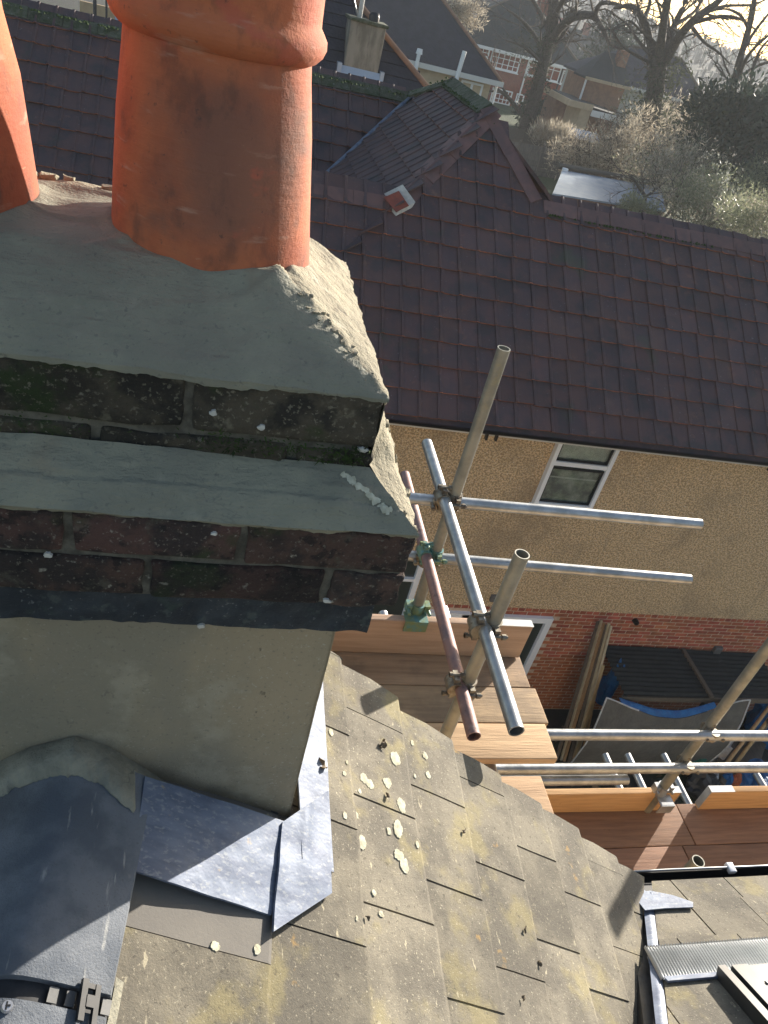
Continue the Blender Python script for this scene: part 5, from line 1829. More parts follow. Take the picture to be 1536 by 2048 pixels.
# --- dark roof with the rendered chimney just behind
RB = Vector((on(720, 145, 1, 20).x, 20.0, on(720, 145, 1, 20).z))
NBp = Vector((0, -1, 1)).normalized()
gbl = onp(760, 62, RB, NBp)
gbr = onp(862, 187, RB, NBp)
hb = thing('house', 'house with a dark tiled roof slope and a stained chimney, just behind the plum roof', 'house', (1, 22, -9.4))
zb = lambda y: RB.z + (y - 20.0)
ye, yt = 17.6, 23.3
xv = lambda y: gbr.x + (gbl.x - gbr.x) * (y - gbr.y) / (gbl.y - gbr.y)
mb = MB()
mb.box((.0, ye + .4, -9.4), (xv(ye) - .4, 28.4, zb(ye) + .1))
mb.build('wall', M['pebble'], hb)
tri_roof(hb, 'roof', [[v3(-.3, ye, zb(ye)), v3(xv(ye), ye, zb(ye)), v3(xv(yt), yt, zb(yt)), v3(-.3, yt, zb(yt))],
                      [v3(-.3, yt, zb(yt)), v3(xv(yt), yt, zb(yt)), v3(xv(ye), 2 * yt - ye, zb(ye)), v3(-.3, 2 * yt - ye, zb(ye))],
                      [v3(xv(ye), ye, zb(ye)), v3(xv(ye), 2 * yt - ye, zb(ye)), v3(xv(yt), yt, zb(yt))]], M['farroof'])
# tile courses of that slope, too fine to pick apart
mb = MB()
d_ = Vector((0, -math.sqrt(.5), -math.sqrt(.5)))
for r in range(26):
    y = ye + .05 + r * .22
    x1_ = xv(y) - .06
    x = -.28
    while x < x1_ - .1:
        p = v3(x, y, zb(y)) + NBp * .012
        q = .30
        ln_ = min(q, x1_ - x)
        a = p + d_ * .0
        b_ = p + v3(ln_ - .02, 0, 0)
        up_ = -d_ * .30
        j = NBp * random.uniform(.012, .022)
        mb.add([a + j, b_ + j, b_ + up_, a + up_, a - NBp * .01, b_ - NBp * .01], [(0, 1, 2, 3), (4, 5, 1, 0)], 0)
        x += q
tag(mb.build('roof_tiles', M['farroof'], hb), kind='stuff')
mb = MB()
mb.path([gbl + (gbl - gbr) * 1.2 + NBp * .04, gbl + NBp * .04, gbr + NBp * .04, gbr + (gbr - gbl) * .8 + NBp * .04], .07, 6)
mb.build('verge', M['brownbrick'], hb)
cb = [on(688, 135, 1, 20), on(752, 148, 1, 20)]
ct = [on(697, 40, 1, 20), on(764, 52, 1, 20)]
cx0_, cx1_ = RB.x - .40, RB.x + .42
mb = MB()
zt_ = on(730, 45, 1, 20).z
mb.rbox((cx0_, 20.0, RB.z - .35), (cx1_, 20.75, zt_), .02, 0, .012, 3, 3, 6)
cst = mb.build('chimney', M['concrete'], hb)
mb = MB()
mb.rbox((cx0_ - .05, 19.95, zt_ - .02), (cx1_ + .05, 20.8, zt_ + .05), .02, 0, .03, 2, 5, 9)
mb.build('chimney_cap', M['mossridge'], cst)
mb = MB()
mb.lathe([(.12, zt_ + .04), (.125, zt_ + .14), (.10, zt_ + .22), (.09, zt_ + .21)], (cx0_ + .56, 20.35, 0), 18)
mb.build('cowl', M['darkmetal'], cst)
mb = MB()
mb.lathe([(.055, zt_ + .04), (.05, zt_ + .55), (.04, zt_ + .56)], (cx0_ + .22, 20.3, 0), 12)
mb.build('flue', M['whitemortar'], cst)
mb = MB()
mb.path([v3(cx0_ + .18, 20.3, zt_ + .05), v3(cx0_ - .1, 20.25, zt_ + .6)], .02, 6)
mb.build('aerial_pole', M['greymetal'], cst)
mb = MB()
mb.box((cx0_ - .16, 19.86, RB.z - .30), (cx0_ - .06, 20.3, RB.z + .12))
mb.box((cx1_ + .05, 19.9, RB.z - .27), (cx1_ + .14, 20.3, RB.z + .12))
fl_ = [v3(cx0_ - .1, 19.80, zb(19.80) + .035), v3(cx1_ + .1, 19.80, zb(19.80) + .035), v3(cx1_ + .1, 20.0, zb(20.0) + .05), v3(cx0_ - .1, 20.0, zb(20.0) + .05)]
mb.prism(fl_, (0, 0, .02))
tag(mb.build('lead_flashing', M['felt'], hb), kind='stuff')

# --- cream house with a big dark roof and white pipes
YCH = 50.0
ec0, ec1 = on(790, 114, 1, YCH), on(1004, 166, 1, YCH)
zc = ec1.z
hc = thing('house', 'cream rendered house with a large dark roof and two white pipes', 'house', (11, YCH, -9.4))
mb = MB()
mb.box((1.0, YCH + .5, -9.4), (ec1.x - .5, YCH + 11, zc - .05))
mb.build('wall', M['cream'], hc)
rt_ = on(884, 0, 1, YCH)
ang_c = math.radians(42)
ridge_y = YCH + 6
rz_ = zc + 6 * math.tan(ang_c)
NC = Vector((0, -math.sin(ang_c), math.cos(ang_c)))
hip_t = onp(884, 0, Vector((ec1.x, YCH, zc)), NC)
kx_ = (hip_t.x - ec1.x) / (hip_t.y - YCH)
xr_ = ec1.x + kx_ * 6
tri_roof(hc, 'roof', [[v3(0, YCH, zc), v3(ec1.x, YCH, zc), v3(xr_, ridge_y, rz_), v3(0, ridge_y, rz_)],
                      [v3(ec1.x, YCH, zc), v3(ec1.x, YCH + 12, zc), v3(xr_, ridge_y, rz_)],
                      [v3(ec1.x, YCH + 12, zc), v3(0, YCH + 12, zc), v3(0, ridge_y, rz_), v3(xr_, ridge_y, rz_)]], M['farroof'])
mb = MB()
mb.path([v3(ec1.x, YCH, zc + .05), v3(xr_, ridge_y, rz_ + .05)], .10, 6)
mb.build('hip', M['brownbrick'], hc)
mb = MB()
mb.box((0, YCH - .1, zc - .22), (ec1.x + .1, YCH + .02, zc + .05))
mb.build('gutter', M['fascia'], hc)
p = on(838, 106, 1, YCH - .2)
q = on(829, 150, 1, YCH - .2)
mb = MB()
mb.tube((p.x, YCH - .25, q.z - 2), (p.x, YCH - .25, p.z), .115, n=10)
mb.tube((p.x, YCH - .25, p.z - .05), (p.x, YCH - .25, p.z + .22), .2, .16, 10)
mb.build('soil_pipe', M['farwhite'], hc)
p = on(929, 102, 1, YCH - .2)
mb = MB()
mb.tube((p.x - .1, YCH - .25, zc - .5), (p.x, YCH - .25, p.z), .13, n=10)
mb.tube((p.x - .1, YCH - .2, zc - .5), (p.x - .35, YCH + .4, zc - 1.1), .10, n=8)
mb.tube((p.x - .35, YCH + .4, zc - 1.1), (p.x - .35, YCH + .4, zc - 3.5), .10, n=8)
mb.build('soil_pipe', M['farwhite'], hc)
wl, wr = on(922, 165, 1, YCH + .5), on(966, 168, 1, YCH + .5)
window(hc, wl.x, wr.x + .05, zc - 2.5, zc - .35, YCH + .5, (.5,), (.68,), .12, .1, M['farwhite'], None, 'window', .07, proud=.06)
p = on(990, 180, 1, YCH + .5)
mb = MB()
mb.tube((p.x, YCH + .4, zc - .3), (p.x, YCH + .4, zc - 5), .09, n=8)
mb.build('downpipe', M['farwhite'], hc)

# --- red brick house with white windows
YD = 90.0
dl, dr = on(930, 84, 1, YD), on(1168, 142, 1, YD)
zd = -4.5
zg = -9.9
hd_ = thing('house', 'red brick house with white windows and a dark hipped roof behind the ivied tree', 'house', (31, YD, zg))
xl_, xr2 = 20.5, dr.x
mb = MB()
mb.box((xl_ + .4, YD + .4, zg), (xr2 - .4, YD + 9.6, zd))
mb.build('wall', M['farbrick'], hd_)
rl, rr_ = on(1025, 12, 1, YD + 5), on(1062, 22, 1, YD + 5)
zr_ = 0.35
tri_roof(hd_, 'roof', [[v3(xl_, YD, zd), v3(xr2, YD, zd), v3(rr_.x, YD + 5, zr_), v3(rl.x, YD + 5, zr_)],
                       [v3(xr2, YD, zd), v3(xr2, YD + 10, zd), v3(rr_.x, YD + 5, zr_)],
                       [v3(xl_, YD + 10, zd), v3(xl_, YD, zd), v3(rl.x, YD + 5, zr_)],
                       [v3(xr2, YD + 10, zd), v3(xl_, YD + 10, zd), v3(rl.x, YD + 5, zr_), v3(rr_.x, YD + 5, zr_)]], M['farroof2'], .2)
for a, b_ in (((rl.x, YD + 5, zr_), (rr_.x, YD + 5, zr_)), ((rr_.x, YD + 5, zr_), (xr2, YD, zd)), ((rl.x, YD + 5, zr_), (xl_, YD, zd))):
    mb = MB()
    mb.path([Vector(a) + v3(0, 0, .08), Vector(b_) + v3(0, 0, .08)], .13, 6)
    mb.build('ridge', M['greywood'], hd_)
mb = MB()
mb.box((xl_, YD - .08, zd - .22), (xr2 + .1, YD + .02, zd + .05))
mb.build('gutter', M['farwhite'], hd_)
mb = MB()
mb.box((rr_.x + .4, YD + 4, zr_ - 1.2), (rr_.x + 1.7, YD + 5, zr_ + .9))
stk = mb.build('chimney', M['farbrick'], hd_)
for k in range(3):
    mb = MB()
    mb.tube((rr_.x + .65 + k * .38, YD + 4.5, zr_ + .9), (rr_.x + .65 + k * .38, YD + 4.5, zr_ + 1.35), .13, n=8)
    mb.build('chimney_pot', M['pot'], stk)
mb = MB()
a = on(968, 50, 1, YD + 2)
b_ = v3(22.9, YD + 2.2, zd + 2.35)
mb.prism([v3(24.1, YD + 2.0, zd + 2.05), v3(24.9, YD + 2.0, zd + 2.05), v3(24.9, YD + 2.9, zd + 2.95), v3(24.1, YD + 2.9, zd + 2.95)], (0, -.1, .15))
mb.build('skylight', M['felt'], hd_)
def pw(px0, py0, px1, py1, cols, rows, y=YD + .4, **k):
    a, b_ = on(px0, py0, 1, y), on(px1, py1, 1, y)
    window(hd_, a.x, b_.x, b_.z, a.z, y - .02, cols, rows, k.pop('fw', .13), .1, M['farwhite'], M['dglass'], 'window', k.pop('bar', .035), proud=.08)
pw(985, 100, 1034, 147, (.25, .44, .63, .81), (.33, .66))
pw(955, 92, 976, 116, (.5,), (.5,))
pw(1060, 122, 1076, 155, (), (.6,))
pw(1094, 128, 1115, 165, (.5,), (.72,))
pw(1127, 140, 1150, 175, (.33, .66), (.8,))
pw(986, 174, 1018, 212, (.22, .42, .62, .8), (.33, .66))
pw(1034, 186, 1040, 222, (), ())
pw(1070, 200, 1100, 224, (.3, .6), ())
pw(1104, 200, 1136, 226, (.2, .4, .6, .8), (.55,))
for px in (1056, 1128):
    p = on(px, 130, 1, YD + .3)
    mb = MB()
    mb.tube((p.x, YD + .3, zd - .2), (p.x, YD + .3, zg), .10, n=8)
    mb.build('downpipe', M['farwhite'] if px == 1056 else M['darkmetal'], hd_)

# --- brick house at the right behind the bare tree
YE = 70.0
he = thing('house', 'brown brick house whose dark roof stands behind the big bare tree', 'house', (36, YE, -9.6))
e0, e1 = on(1200, 158, 1, YE), on(1420, 214, 1, YE)
ze = e1.z
mb = MB()
mb.box((e0.x + .3, YE + .4, -9.6), (e1.x - .4, YE + 9, ze))
mb.build('wall', M['whitemortar'], he)
rzE = on(1360, 118, 1, YE + 4.6).z
rx0, rx1 = on(1262, 100, 1, YE + 4.6).x, on(1362, 120, 1, YE + 4.6).x
tri_roof(he, 'roof', [[v3(e0.x, YE, ze), v3(e1.x, YE, ze), v3(rx1, YE + 4.6, rzE), v3(rx0, YE + 4.6, rzE)],
                      [v3(e1.x, YE, ze), v3(e1.x, YE + 9.2, ze), v3(rx1, YE + 4.6, rzE)],
                      [v3(e0.x, YE + 9.2, ze), v3(e0.x, YE, ze), v3(rx0, YE + 4.6, rzE)],
                      [v3(e1.x, YE + 9.2, ze), v3(e0.x, YE + 9.2, ze), v3(rx0, YE + 4.6, rzE), v3(rx1, YE + 4.6, rzE)]], M['farroof'], .2)
for a, b_ in (((rx1, YE + 4.6, rzE), (e1.x, YE, ze)), ((rx0, YE + 4.6, rzE), (rx1, YE + 4.6, rzE))):
    mb = MB()
    mb.path([Vector(a) + v3(0, 0, .06), Vector(b_) + v3(0, 0, .06)], .10, 6)
    mb.build('ridge', M['greywood'], he)
mb = MB()
mb.box((e0.x, YE - .1, ze - .2), (e1.x + .1, YE + .02, ze + .05))
mb.build('gutter', M['fascia'], he)
# its small front wing with chimney
w0, w1 = on(1170, 152, 1, 66), on(1252, 178, 1, 66)
mb = MB()
mb.box((w0.x + .25, 66.2, -9.6), (w1.x, 70.5, w1.z + .1))
mb.build('front_wall', M['brownbrick'], he)
tri_roof(he, 'front_roof', [[v3(w0.x, 65.8, w0.z), v3(w1.x + .3, 65.8, w0.z), v3(w1.x + .3, 69.2, w0.z + 1.9), v3(w0.x + 2.4, 69.2, w0.z + 1.9)],
                            [v3(w0.x, 68.5, w0.z), v3(w0.x, 65.8, w0.z), v3(w0.x + 2.4, 69.2, w0.z + 1.9)]], M['farroof2'], .15)
mb = MB()
mb.box((w0.x, 65.7, w0.z - .2), (w1.x + .3, 65.8, w0.z + .02))
mb.build('front_gutter', M['cream'], he)
mb = MB()
mb.tube((w0.x + .2, 66.0, w0.z - .2), (w0.x + .2, 66.0, -9), .09, n=8)
mb.build('downpipe', M['farwhite'], he)
p = on(1245, 100, 1, 68)
q = on(1232, 152, 1, 68)
mb = MB()
mb.box((q.x - .35, 67.8, q.z - .8), (q.x + .45, 68.6, p.z))
mb.build('chimney', M['brownbrick'], he)
# --- garage with a cream fascia
YG = 62.0
a, b_ = on(1143, 200, 1, YG), on(1240, 232, 1, YG)
gr = thing('garage', 'flat roofed garage with a cream fascia below the brown brick wing', 'garage', (a.x, YG, -9.5))
mb = MB()
mb.prism([v3(a.x - .1, YG, a.z), v3(b_.x, YG, a.z - .3), v3(b_.x + .8, YG + 6, a.z - .3), v3(a.x + .6, YG + 6, a.z)], (0, 0, -.16))
mb.build('flat_roof', M['asphaltfelt'], gr)
mb = MB()
mb.box((a.x - .12, YG - .12, a.z - .42), (a.x + 1.9, YG - .02, a.z + .02))
mb.box((a.x - .14, YG - .02, a.z - .42), (a.x - .02, YG + 6, a.z + .02))
mb.build('fascia', M['cream'], gr)
mb = MB()
mb.box((a.x + 1.9, YG - .12, a.z - .75), (b_.x, YG - .02, a.z - .32))
mb.build('white_fascia', M['farwhite'], gr)
mb = MB()
mb.box((a.x + 1.0, YG + .05, -9.5), (a.x + 1.9, YG + 5.5, a.z - .43))
mb.build('pier', M['cream'], gr)
mb = MB()
mb.box((a.x, YG + 3.0, -9.5), (b_.x, YG + 5.6, a.z - .43))
mb.build('wall', M['brownbrick'], gr)
# --- far small houses beneath the hill
for (px, py, Y, w_, lb) in [(1178, 92, 150, 11, 'small far house with a grey roof and red brick gable under the hill'), (1128, 78, 165, 10, 'far house roof just above the ridge of the red brick house'), (958, 12, 150, 13, 'far roof with two pale gable tips at the top of the picture'), (1215, 96, 160, 9, 'far grey roof half hidden by the dark conifer')]:
    c = on(px, py, 1, Y)
    h_ = thing('house', lb, 'house', (c.x, Y, -9.5), 'small houses below the hill')
    mb = MB()
    ze_ = c.z - 1.8
    mb.box((c.x - w_ / 2, Y, -9.6), (c.x + w_ / 2, Y + 8, ze_))
    mb.prism([v3(c.x + w_ / 2 - .02, Y, ze_), v3(c.x + w_ / 2 - .02, Y + 8, ze_), v3(c.x + w_ / 2 - .02, Y + 4, ze_ + 3.6)], (-.3, 0, 0))
    mb.build('wall', M['farbrick'], h_)
    tri_roof(h_, 'roof', [[v3(c.x - w_ / 2 - .2, Y - .4, ze_ - .3), v3(c.x + w_ / 2 + .2, Y - .4, ze_ - .3), v3(c.x + w_ / 2 + .2, Y + 4, ze_ + 3.7), v3(c.x - w_ / 2 - .2, Y + 4, ze_ + 3.7)],
                          [v3(c.x + w_ / 2 + .2, Y + 8.4, ze_ - .3), v3(c.x - w_ / 2 - .2, Y + 8.4, ze_ - .3), v3(c.x - w_ / 2 - .2, Y + 4, ze_ + 3.7), v3(c.x + w_ / 2 + .2, Y + 4, ze_ + 3.7)]], M['farroof2'], .2)
    mb = MB()
    mb.box((c.x - .5, Y + 3.4, ze_ + 2.8), (c.x + .6, Y + 4.4, ze_ + 5.0))
    mb.build('chimney', M['farbrick'], h_)
# --- outbuilding with a pale sheet roof behind the plum ridge
ZS = -6.7
so = [on(1104, 390, 2, ZS), on(1330, 425, 2, ZS), on(1322, 378, 2, ZS), on(1124, 343, 2, ZS)]
sh = thing('outbuilding', 'outbuilding with a flat sheet roof, toned pale blue as reflected sky, just beyond the plum ridge', 'shed', (19, 38, -9.4))
mb = MB()
mb.prism([so[0], so[1], so[2], so[3]], (0, 0, .08))
mb.build('roof_sheet', M['felt'], sh)
mb = MB()
ins = [(p * .96 + (so[0] + so[1] + so[2] + so[3]) * .01) for p in so]
mb.prism([v3(p.x, p.y, -9.4) for p in ins], (0, 0, 2.68))
mb.build('wall', M['brownbrick'], sh)
mb = MB()
mb.path([so[3] + v3(-.2, .3, .2), so[2] + v3(0, .3, .2)], .16, 6)
mb.build('roof_edge', M['greywood'], sh)
mb = MB()
mb.tube(so[3] + v3(.1, -.1, -.1), so[3] + v3(.1, -.1, .2), .17, n=10)
mb.build('roof_knob', M['farwhite'], sh)
# --- fences
def fence(name, label, a, b_, h_, m, n, gap=0.0, z0=-9.4):
    t = thing(name, label, 'fence', ((a[0] + b_[0]) / 2, (a[1] + b_[1]) / 2, z0))
    A, B = v3(a[0], a[1], z0), v3(b_[0], b_[1], z0)
    d = B - A
    nn = v3(-d.y, d.x, 0).normalized()
    for i in range(n + 1):
        p = A + d * (i / n)
        mb = MB()
        mb.box((-.06, -.06, 0), (.06, .06, h_ + .12), c=p)
        mb.build('post', m, t)
    for i in range(n):
        p, q = A + d * ((i + .04) / n), A + d * ((i + .96) / n)
        mb = MB()
        k = 6
        for j in range(k):
            z = j * h_ / k
            mb.prism([p + v3(0, 0, z) - nn * .012, q + v3(0, 0, z) - nn * .012, q + v3(0, 0, z + h_ / k * .94) + nn * .012, p + v3(0, 0, z + h_ / k * .94) + nn * .012], nn * .02)
        tag(mb.build('board_panel', m, t), kind='stuff')
    return t
pa_, pb_ = on(1050, 292, 2, -7.6), on(1190, 312, 2, -7.6)
fence('fence', 'grey boarded fence behind the hip of the plum roof', (pa_.x - 6, pa_.y - 1), (pb_.x + 3, pb_.y), 1.9, M['fence'], 8)
pa_, pb_ = on(1020, 262, 2, -8.0), on(1130, 275, 2, -8.0)
fence('fence', 'thin trellis fence in front of the red brick house', (pa_.x - 4, pa_.y), (pb_.x, pb_.y), 1.5, M['greywood'], 5)
# greenhouse glimpsed through the bare shrub
p = on(1160, 268, 1, 58)
gh = thing('greenhouse', 'small pale greenhouse roof glimpsed through the bare shrubs', 'greenhouse', (p.x, 58, -9.4))
tri_roof(gh, 'glass_roof', [[v3(p.x - 1.1, 57.4, p.z - .25), v3(p.x + 1.5, 57.4, p.z - .25), v3(p.x + 1.5, 58.4, p.z + .25), v3(p.x - 1.1, 58.4, p.z + .25)], [v3(p.x + 1.5, 59.4, p.z - .25), v3(p.x - 1.1, 59.4, p.z - .25), v3(p.x - 1.1, 58.4, p.z + .25), v3(p.x + 1.5, 58.4, p.z + .25)]], M['felt'], .04)
mb = MB()
mb.box((p.x - 1.0, 57.5, -9.4), (p.x + 1.4, 59.3, p.z - .3))
mb.build('glass_wall', M['dglass'], gh)
# --- street at the top left: sunlit wall, posts, sign
zq = -9.36
a, b_ = on(120, -10, 2, -9.4), on(330, 90, 2, -9.4)
mb = MB()
mb.box((-45, 44, -9.42), (6, 52, -9.37))
tag(mb.build('road', M['road']), kind='structure')
mb = MB()
mb.box((-45, 52, -9.42), (6, 56, -9.28))
tag(mb.build('pavement', M['concrete']), kind='structure')
p = on(215, 34, 1, 57)
mb = MB()
mb.box((p.x - 1.6, 57, -9.4), (p.x + 6, 57.3, on(215, 14, 1, 57).z))
tag(mb.build('garden_wall', M['tan']), 'tan garden wall in the sun beyond the street, left of the big pot', 'wall')
for px, lb in ((190, 'dark street post left of the tan wall, the thicker one'), (213, 'thin dark post in front of the tan wall')):
    q = on(px, 45, 1, 52.5)
    mb = MB()
    mb.tube((q.x, 52.5, -9.3), (q.x, 52.5, -2.2), .10 if px < 200 else .06, n=10)
    tag(mb.build('street_post', M['darkmetal']), lb, 'post', 'posts beside the street')
q = on(246, 36, 1, 50.5)
sg = thing('road_sign', 'road sign with a red ring on pale blue at the edge of the big pot', 'sign', (q.x, 50.5, -9.4))
mb = MB()
mb.box((q.x - .42, 50.5, q.z - .85), (q.x + .42, 50.54, q.z + .75))
mb.build('plate', M['signblue'], sg)
mb = MB()
n = 28
for (r0, r1, y, mi) in ((.36, .28, 50.484, 0), (.28, .0, 50.488, 1)):
    for k in range(n):
        a0, a1 = 2 * PI * k / n, 2 * PI * (k + 1) / n
        mb.add([(q.x + r0 * math.cos(a0), y, q.z + .25 + r0 * math.sin(a0)), (q.x + r0 * math.cos(a1), y, q.z + .25 + r0 * math.sin(a1)), (q.x + r1 * math.cos(a1), y, q.z + .25 + r1 * math.sin(a1)), (q.x + r1 * math.cos(a0), y, q.z + .25 + r1 * math.sin(a0))], [(0, 1, 2, 3)], mi)
mb.build('ring', [M['signred'], M['farwhite']], sg)
mb = MB()
mb.box((q.x - .10, 50.47, q.z + .10), (q.x + .12, 50.48, q.z + .40))
mb.build('mark', M['darkmetal'], sg)
mb = MB()
mb.tube((q.x, 50.58, -9.4), (q.x, 50.58, q.z + .7), .04, n=8)
mb.build('post', M['greymetal'], sg)

# ================================================================== TREES AND SHRUBS
def twigs(mb, p, d, L, r, depth, n=5, spread=.75, grav=0.0):
    seg = 3
    pts = [p]
    dd = d.normalized()
    q = p.copy()
    for i in range(seg):
        dd = (dd + Vector((random.gauss(0, .20), random.gauss(0, .20), random.gauss(0, .18) + grav))).normalized()
        q = q + dd * (L / seg)
        pts.append(q.copy())
    mb.path(pts, [r, r * .85, r * .7, r * .5], n if depth > 1 else 3, 0, False)
    if depth <= 0:
        return
    kids = random.choice((3, 4, 5))
    for i in range(kids):
        t = random.uniform(.25, 1.0)
        k = min(seg - 1, int(t * seg))
        s = pts[k] + (pts[k + 1] - pts[k]) * (t * seg - k)
        a = Vector((random.gauss(0, 1), random.gauss(0, 1), random.gauss(.15, .8)))
        nd = (dd + a.normalized() * spread).normalized()
        twigs(mb, s, nd, L * random.uniform(.45, .7), r * .52, depth - 1, n, spread, grav)
def limb(mb, pts, Y, r0, r1, depth, L, every=1, n=8, spread=.8):
    P = []
    for (px, py, *dy) in pts:
        y = Y + (dy[0] if dy else 0)
        P.append(on(px, py, 1, y))
    Q = []
    for i in range(len(P) - 1):
        for k in range(4):
            t = k / 4
            a, b_ = P[max(i - 1, 0)], P[min(i + 2, len(P) - 1)]
            p0, p1 = P[i], P[i + 1]
            m0, m1 = (p1 - a) * .5, (b_ - p0) * .5
            t2, t3 = t * t, t * t * t
            Q.append(p0 * (2 * t3 - 3 * t2 + 1) + m0 * (t3 - 2 * t2 + t) + p1 * (-2 * t3 + 3 * t2) + m1 * (t3 - t2))
    Q.append(P[-1])
    N_ = len(Q)
    rs = [(r0 + (r1 - r0) * i / (N_ - 1)) * (1 + .12 * nz((i, r0 * 9, Y), .8)) for i in range(N_)]
    mb.path(Q, rs, n, 0)
    if depth < 0:
        return
    for i in range(2, N_, every):
        d = (Q[i] - Q[i - 1]).normalized()
        a = Vector((random.gauss(0, 1), random.gauss(0, 1), random.gauss(.3, .7))).normalized()
        twigs(mb, Q[i], (d * .5 + a * spread).normalized(), L * random.uniform(.6, 1.2), rs[i] * random.uniform(.25, .42), depth, 5)
def leaves(mb, c, rad, n, size, mi=0, shell=.5, up=.3, aspect=2.6):
    for _ in range(n):
        v = Vector((random.gauss(0, 1), random.gauss(0, 1), random.gauss(0, 1))).normalized()
        r = shell + (1 - shell) * random.random() ** .5
        p = Vector(c) + Vector((v.x * rad[0] * r, v.y * rad[1] * r, v.z * rad[2] * r))
        s = size * random.uniform(.5, 1.4)
        d = (v + Vector((random.gauss(0, .7), random.gauss(0, .7), random.gauss(up, .7)))).normalized()
        sd_ = d.cross(Vector((random.gauss(0, 1), random.gauss(0, 1), random.gauss(0, 1)))).normalized() * (s / aspect)
        mb.add([p - sd_ * .5, p + d * s * .5 + sd_ * .15 - sd_ * .5, p + d * s, p + d * s * .5 + sd_ * .5], [(0, 1, 2, 3)], mi)
# ivied oak in front of the red brick house
YT1 = 66.0
t1 = thing('oak_tree', 'tall bare tree with an ivied leaning trunk before the red brick house', 'tree', on(1036, 300, 1, YT1) * 1.0 + Vector((0, 0, 0)))
mb = MB()
tr = [(1022, 345), (1045, 270), (1062, 220), (1082, 150), (1096, 92), (1106, 40), (1109, -30), (1113, -130)]
limb(mb, tr, YT1, .62, .36, 2, 4.0, 4)
mb.build('trunk', M['bark'], t1)
mb = MB()
for pts, r0, r1, dp, L in [([(1098, 85), (1124, 52, -1), (1150, 33, -2), (1180, 30, -2), (1192, 36, -2)], .36, .26, 1, 3.0),
                           ([(1190, 34, -2), (1200, 8, -3), (1232, 8, -4), (1262, 20, -4)], .20, .07, 1, 3.0), ([(1192, 36, -2), (1208, 62, -3), (1220, 88, -3), (1246, 97, -4), (1262, 92, -4)], .20, .06, 1, 2.2),
                           ([(1092, 115), (1068, 70, 2), (1040, 38, 3), (1015, 20, 4)], .24, .07, 2, 4.0), ([(1102, 70), (1080, 25, 3), (1048, -30, 4)], .25, .1, 2, 4.5),
                           ([(1106, 35), (1140, -20, -3), (1180, -60, -4)], .25, .1, 2, 4.5), ([(1108, 10), (1150, -10, 3), (1190, -5, 4)], .16, .05, 2, 3.5), ([(1088, 130), (1050, 95, -2), (1010, 80, -3)], .14, .04, 2, 3.2)]:
    limb(mb, pts, YT1, r0, r1, dp, L, 2, 7)
mb.build('branches', M['bark'], t1)
mb = MB()
for i in range(34):
    t = i / 33
    py = 262 - 190 * t
    px = 1048 + 50 * t
    c = on(px, py, 1, YT1)
    leaves(mb, c + Vector((random.gauss(0, .3), random.gauss(0, .3), 0)), (.62 - .1 * t, .62, .9), 70, .20, 0, .6, -.2, 1.6)
for i in range(14):
    c = on(random.uniform(1012, 1090), random.uniform(35, 120), 1, YT1 + 1)
    leaves(mb, c, (1.1, 1.0, 1.0), 60, .15, 0, .3, -.3, 2.2)
mb.build('ivy', M['ivy'], t1)
# big bare tree
YT2 = 52.0
t2 = thing('bare_tree', 'big bare tree with many spreading limbs and an ivied trunk against the sky', 'tree', on(1280, 330, 1, YT2))
mb = MB()
limb(mb, [(1268, 380), (1290, 290), (1308, 200), (1316, 128)], YT2, .62, .58, -1, 1)
mb.build('trunk', M['bark'], t2)
mb = MB()
for pts, r0, r1, dp, L in [([(1308, 135), (1297, 72, 1), (1282, 32, 1), (1262, 12, 2), (1228, 16, 3)], .30, .10, 2, 2.6), ([(1317, 130), (1326, 55, -1), (1340, -30, -2), (1345, -90, -2)], .32, .14, 2, 3.0),
                           ([(1322, 130), (1344, 62, 2), (1370, 5, 3), (1382, -50, 3)], .28, .12, 2, 3.0), ([(1326, 128), (1362, 68, -1), (1398, 32, -2), (1438, 2, -2), (1475, -40, -3)], .34, .12, 2, 3.0),
                           ([(1384, 46, -1), (1440, 33, -2), (1480, 38, -3), (1512, 60, -3)], .14, .04, 2, 2.2), ([(1384, 54, -1), (1408, 84, -2), (1436, 104, -3), (1460, 128, -3)], .12, .035, 2, 1.8),
                           ([(1303, 112), (1274, 78, 2), (1254, 48, 3), (1224, 27, 3)], .13, .04, 2, 2.2), ([(1336, 76), (1336, 32, 1), (1318, 6, 1)], .12, .05, 2, 2.0), ([(1300, 125), (1268, 108, -1), (1245, 92, -2), (1225, 60, -2)], .12, .04, 2, 1.8),
                           ([(1286, 40, 1), (1300, 5, 2), (1290, -40, 2)], .16, .07, 2, 2.6), ([(1410, 26, -2), (1450, 12, -1), (1500, 10, 0), (1530, 0, 0)], .12, .04, 2, 2.2), ([(1350, 50, 2), (1392, 20, 4), (1420, -30, 5)], .14, .06, 2, 2.6)]:
    limb(mb, pts, YT2, r0, r1, dp, L, 2, 7)
mb.build('branches', M['bark'], t2)
mb = MB()
for i in range(40):
    t = random.random()
    c = on(1270 + 55 * t + random.gauss(0, 16 + 14 * (1 - t)), 290 - 165 * t, 1, YT2 + random.gauss(-.3, .4))
    leaves(mb, c, (.9, .8, .9), 50, .26, 0, .3, -.5, 2.2)
mb.build('ivy', M['ivy'], t2)
YT3 = 48.0
t3 = thing('bare_tree', 'slimmer bare tree at the right edge with limbs rising into the bright sky', 'tree', on(1450, 260, 1, YT3))
mb = MB()
limb(mb, [(1445, 300), (1456, 235), (1466, 180), (1479, 122), (1498, 55), (1510, -10), (1515, -80)], YT3, .30, .12, 2, 2.4, 3)
mb.build('trunk', M['bark'], t3)
mb = MB()
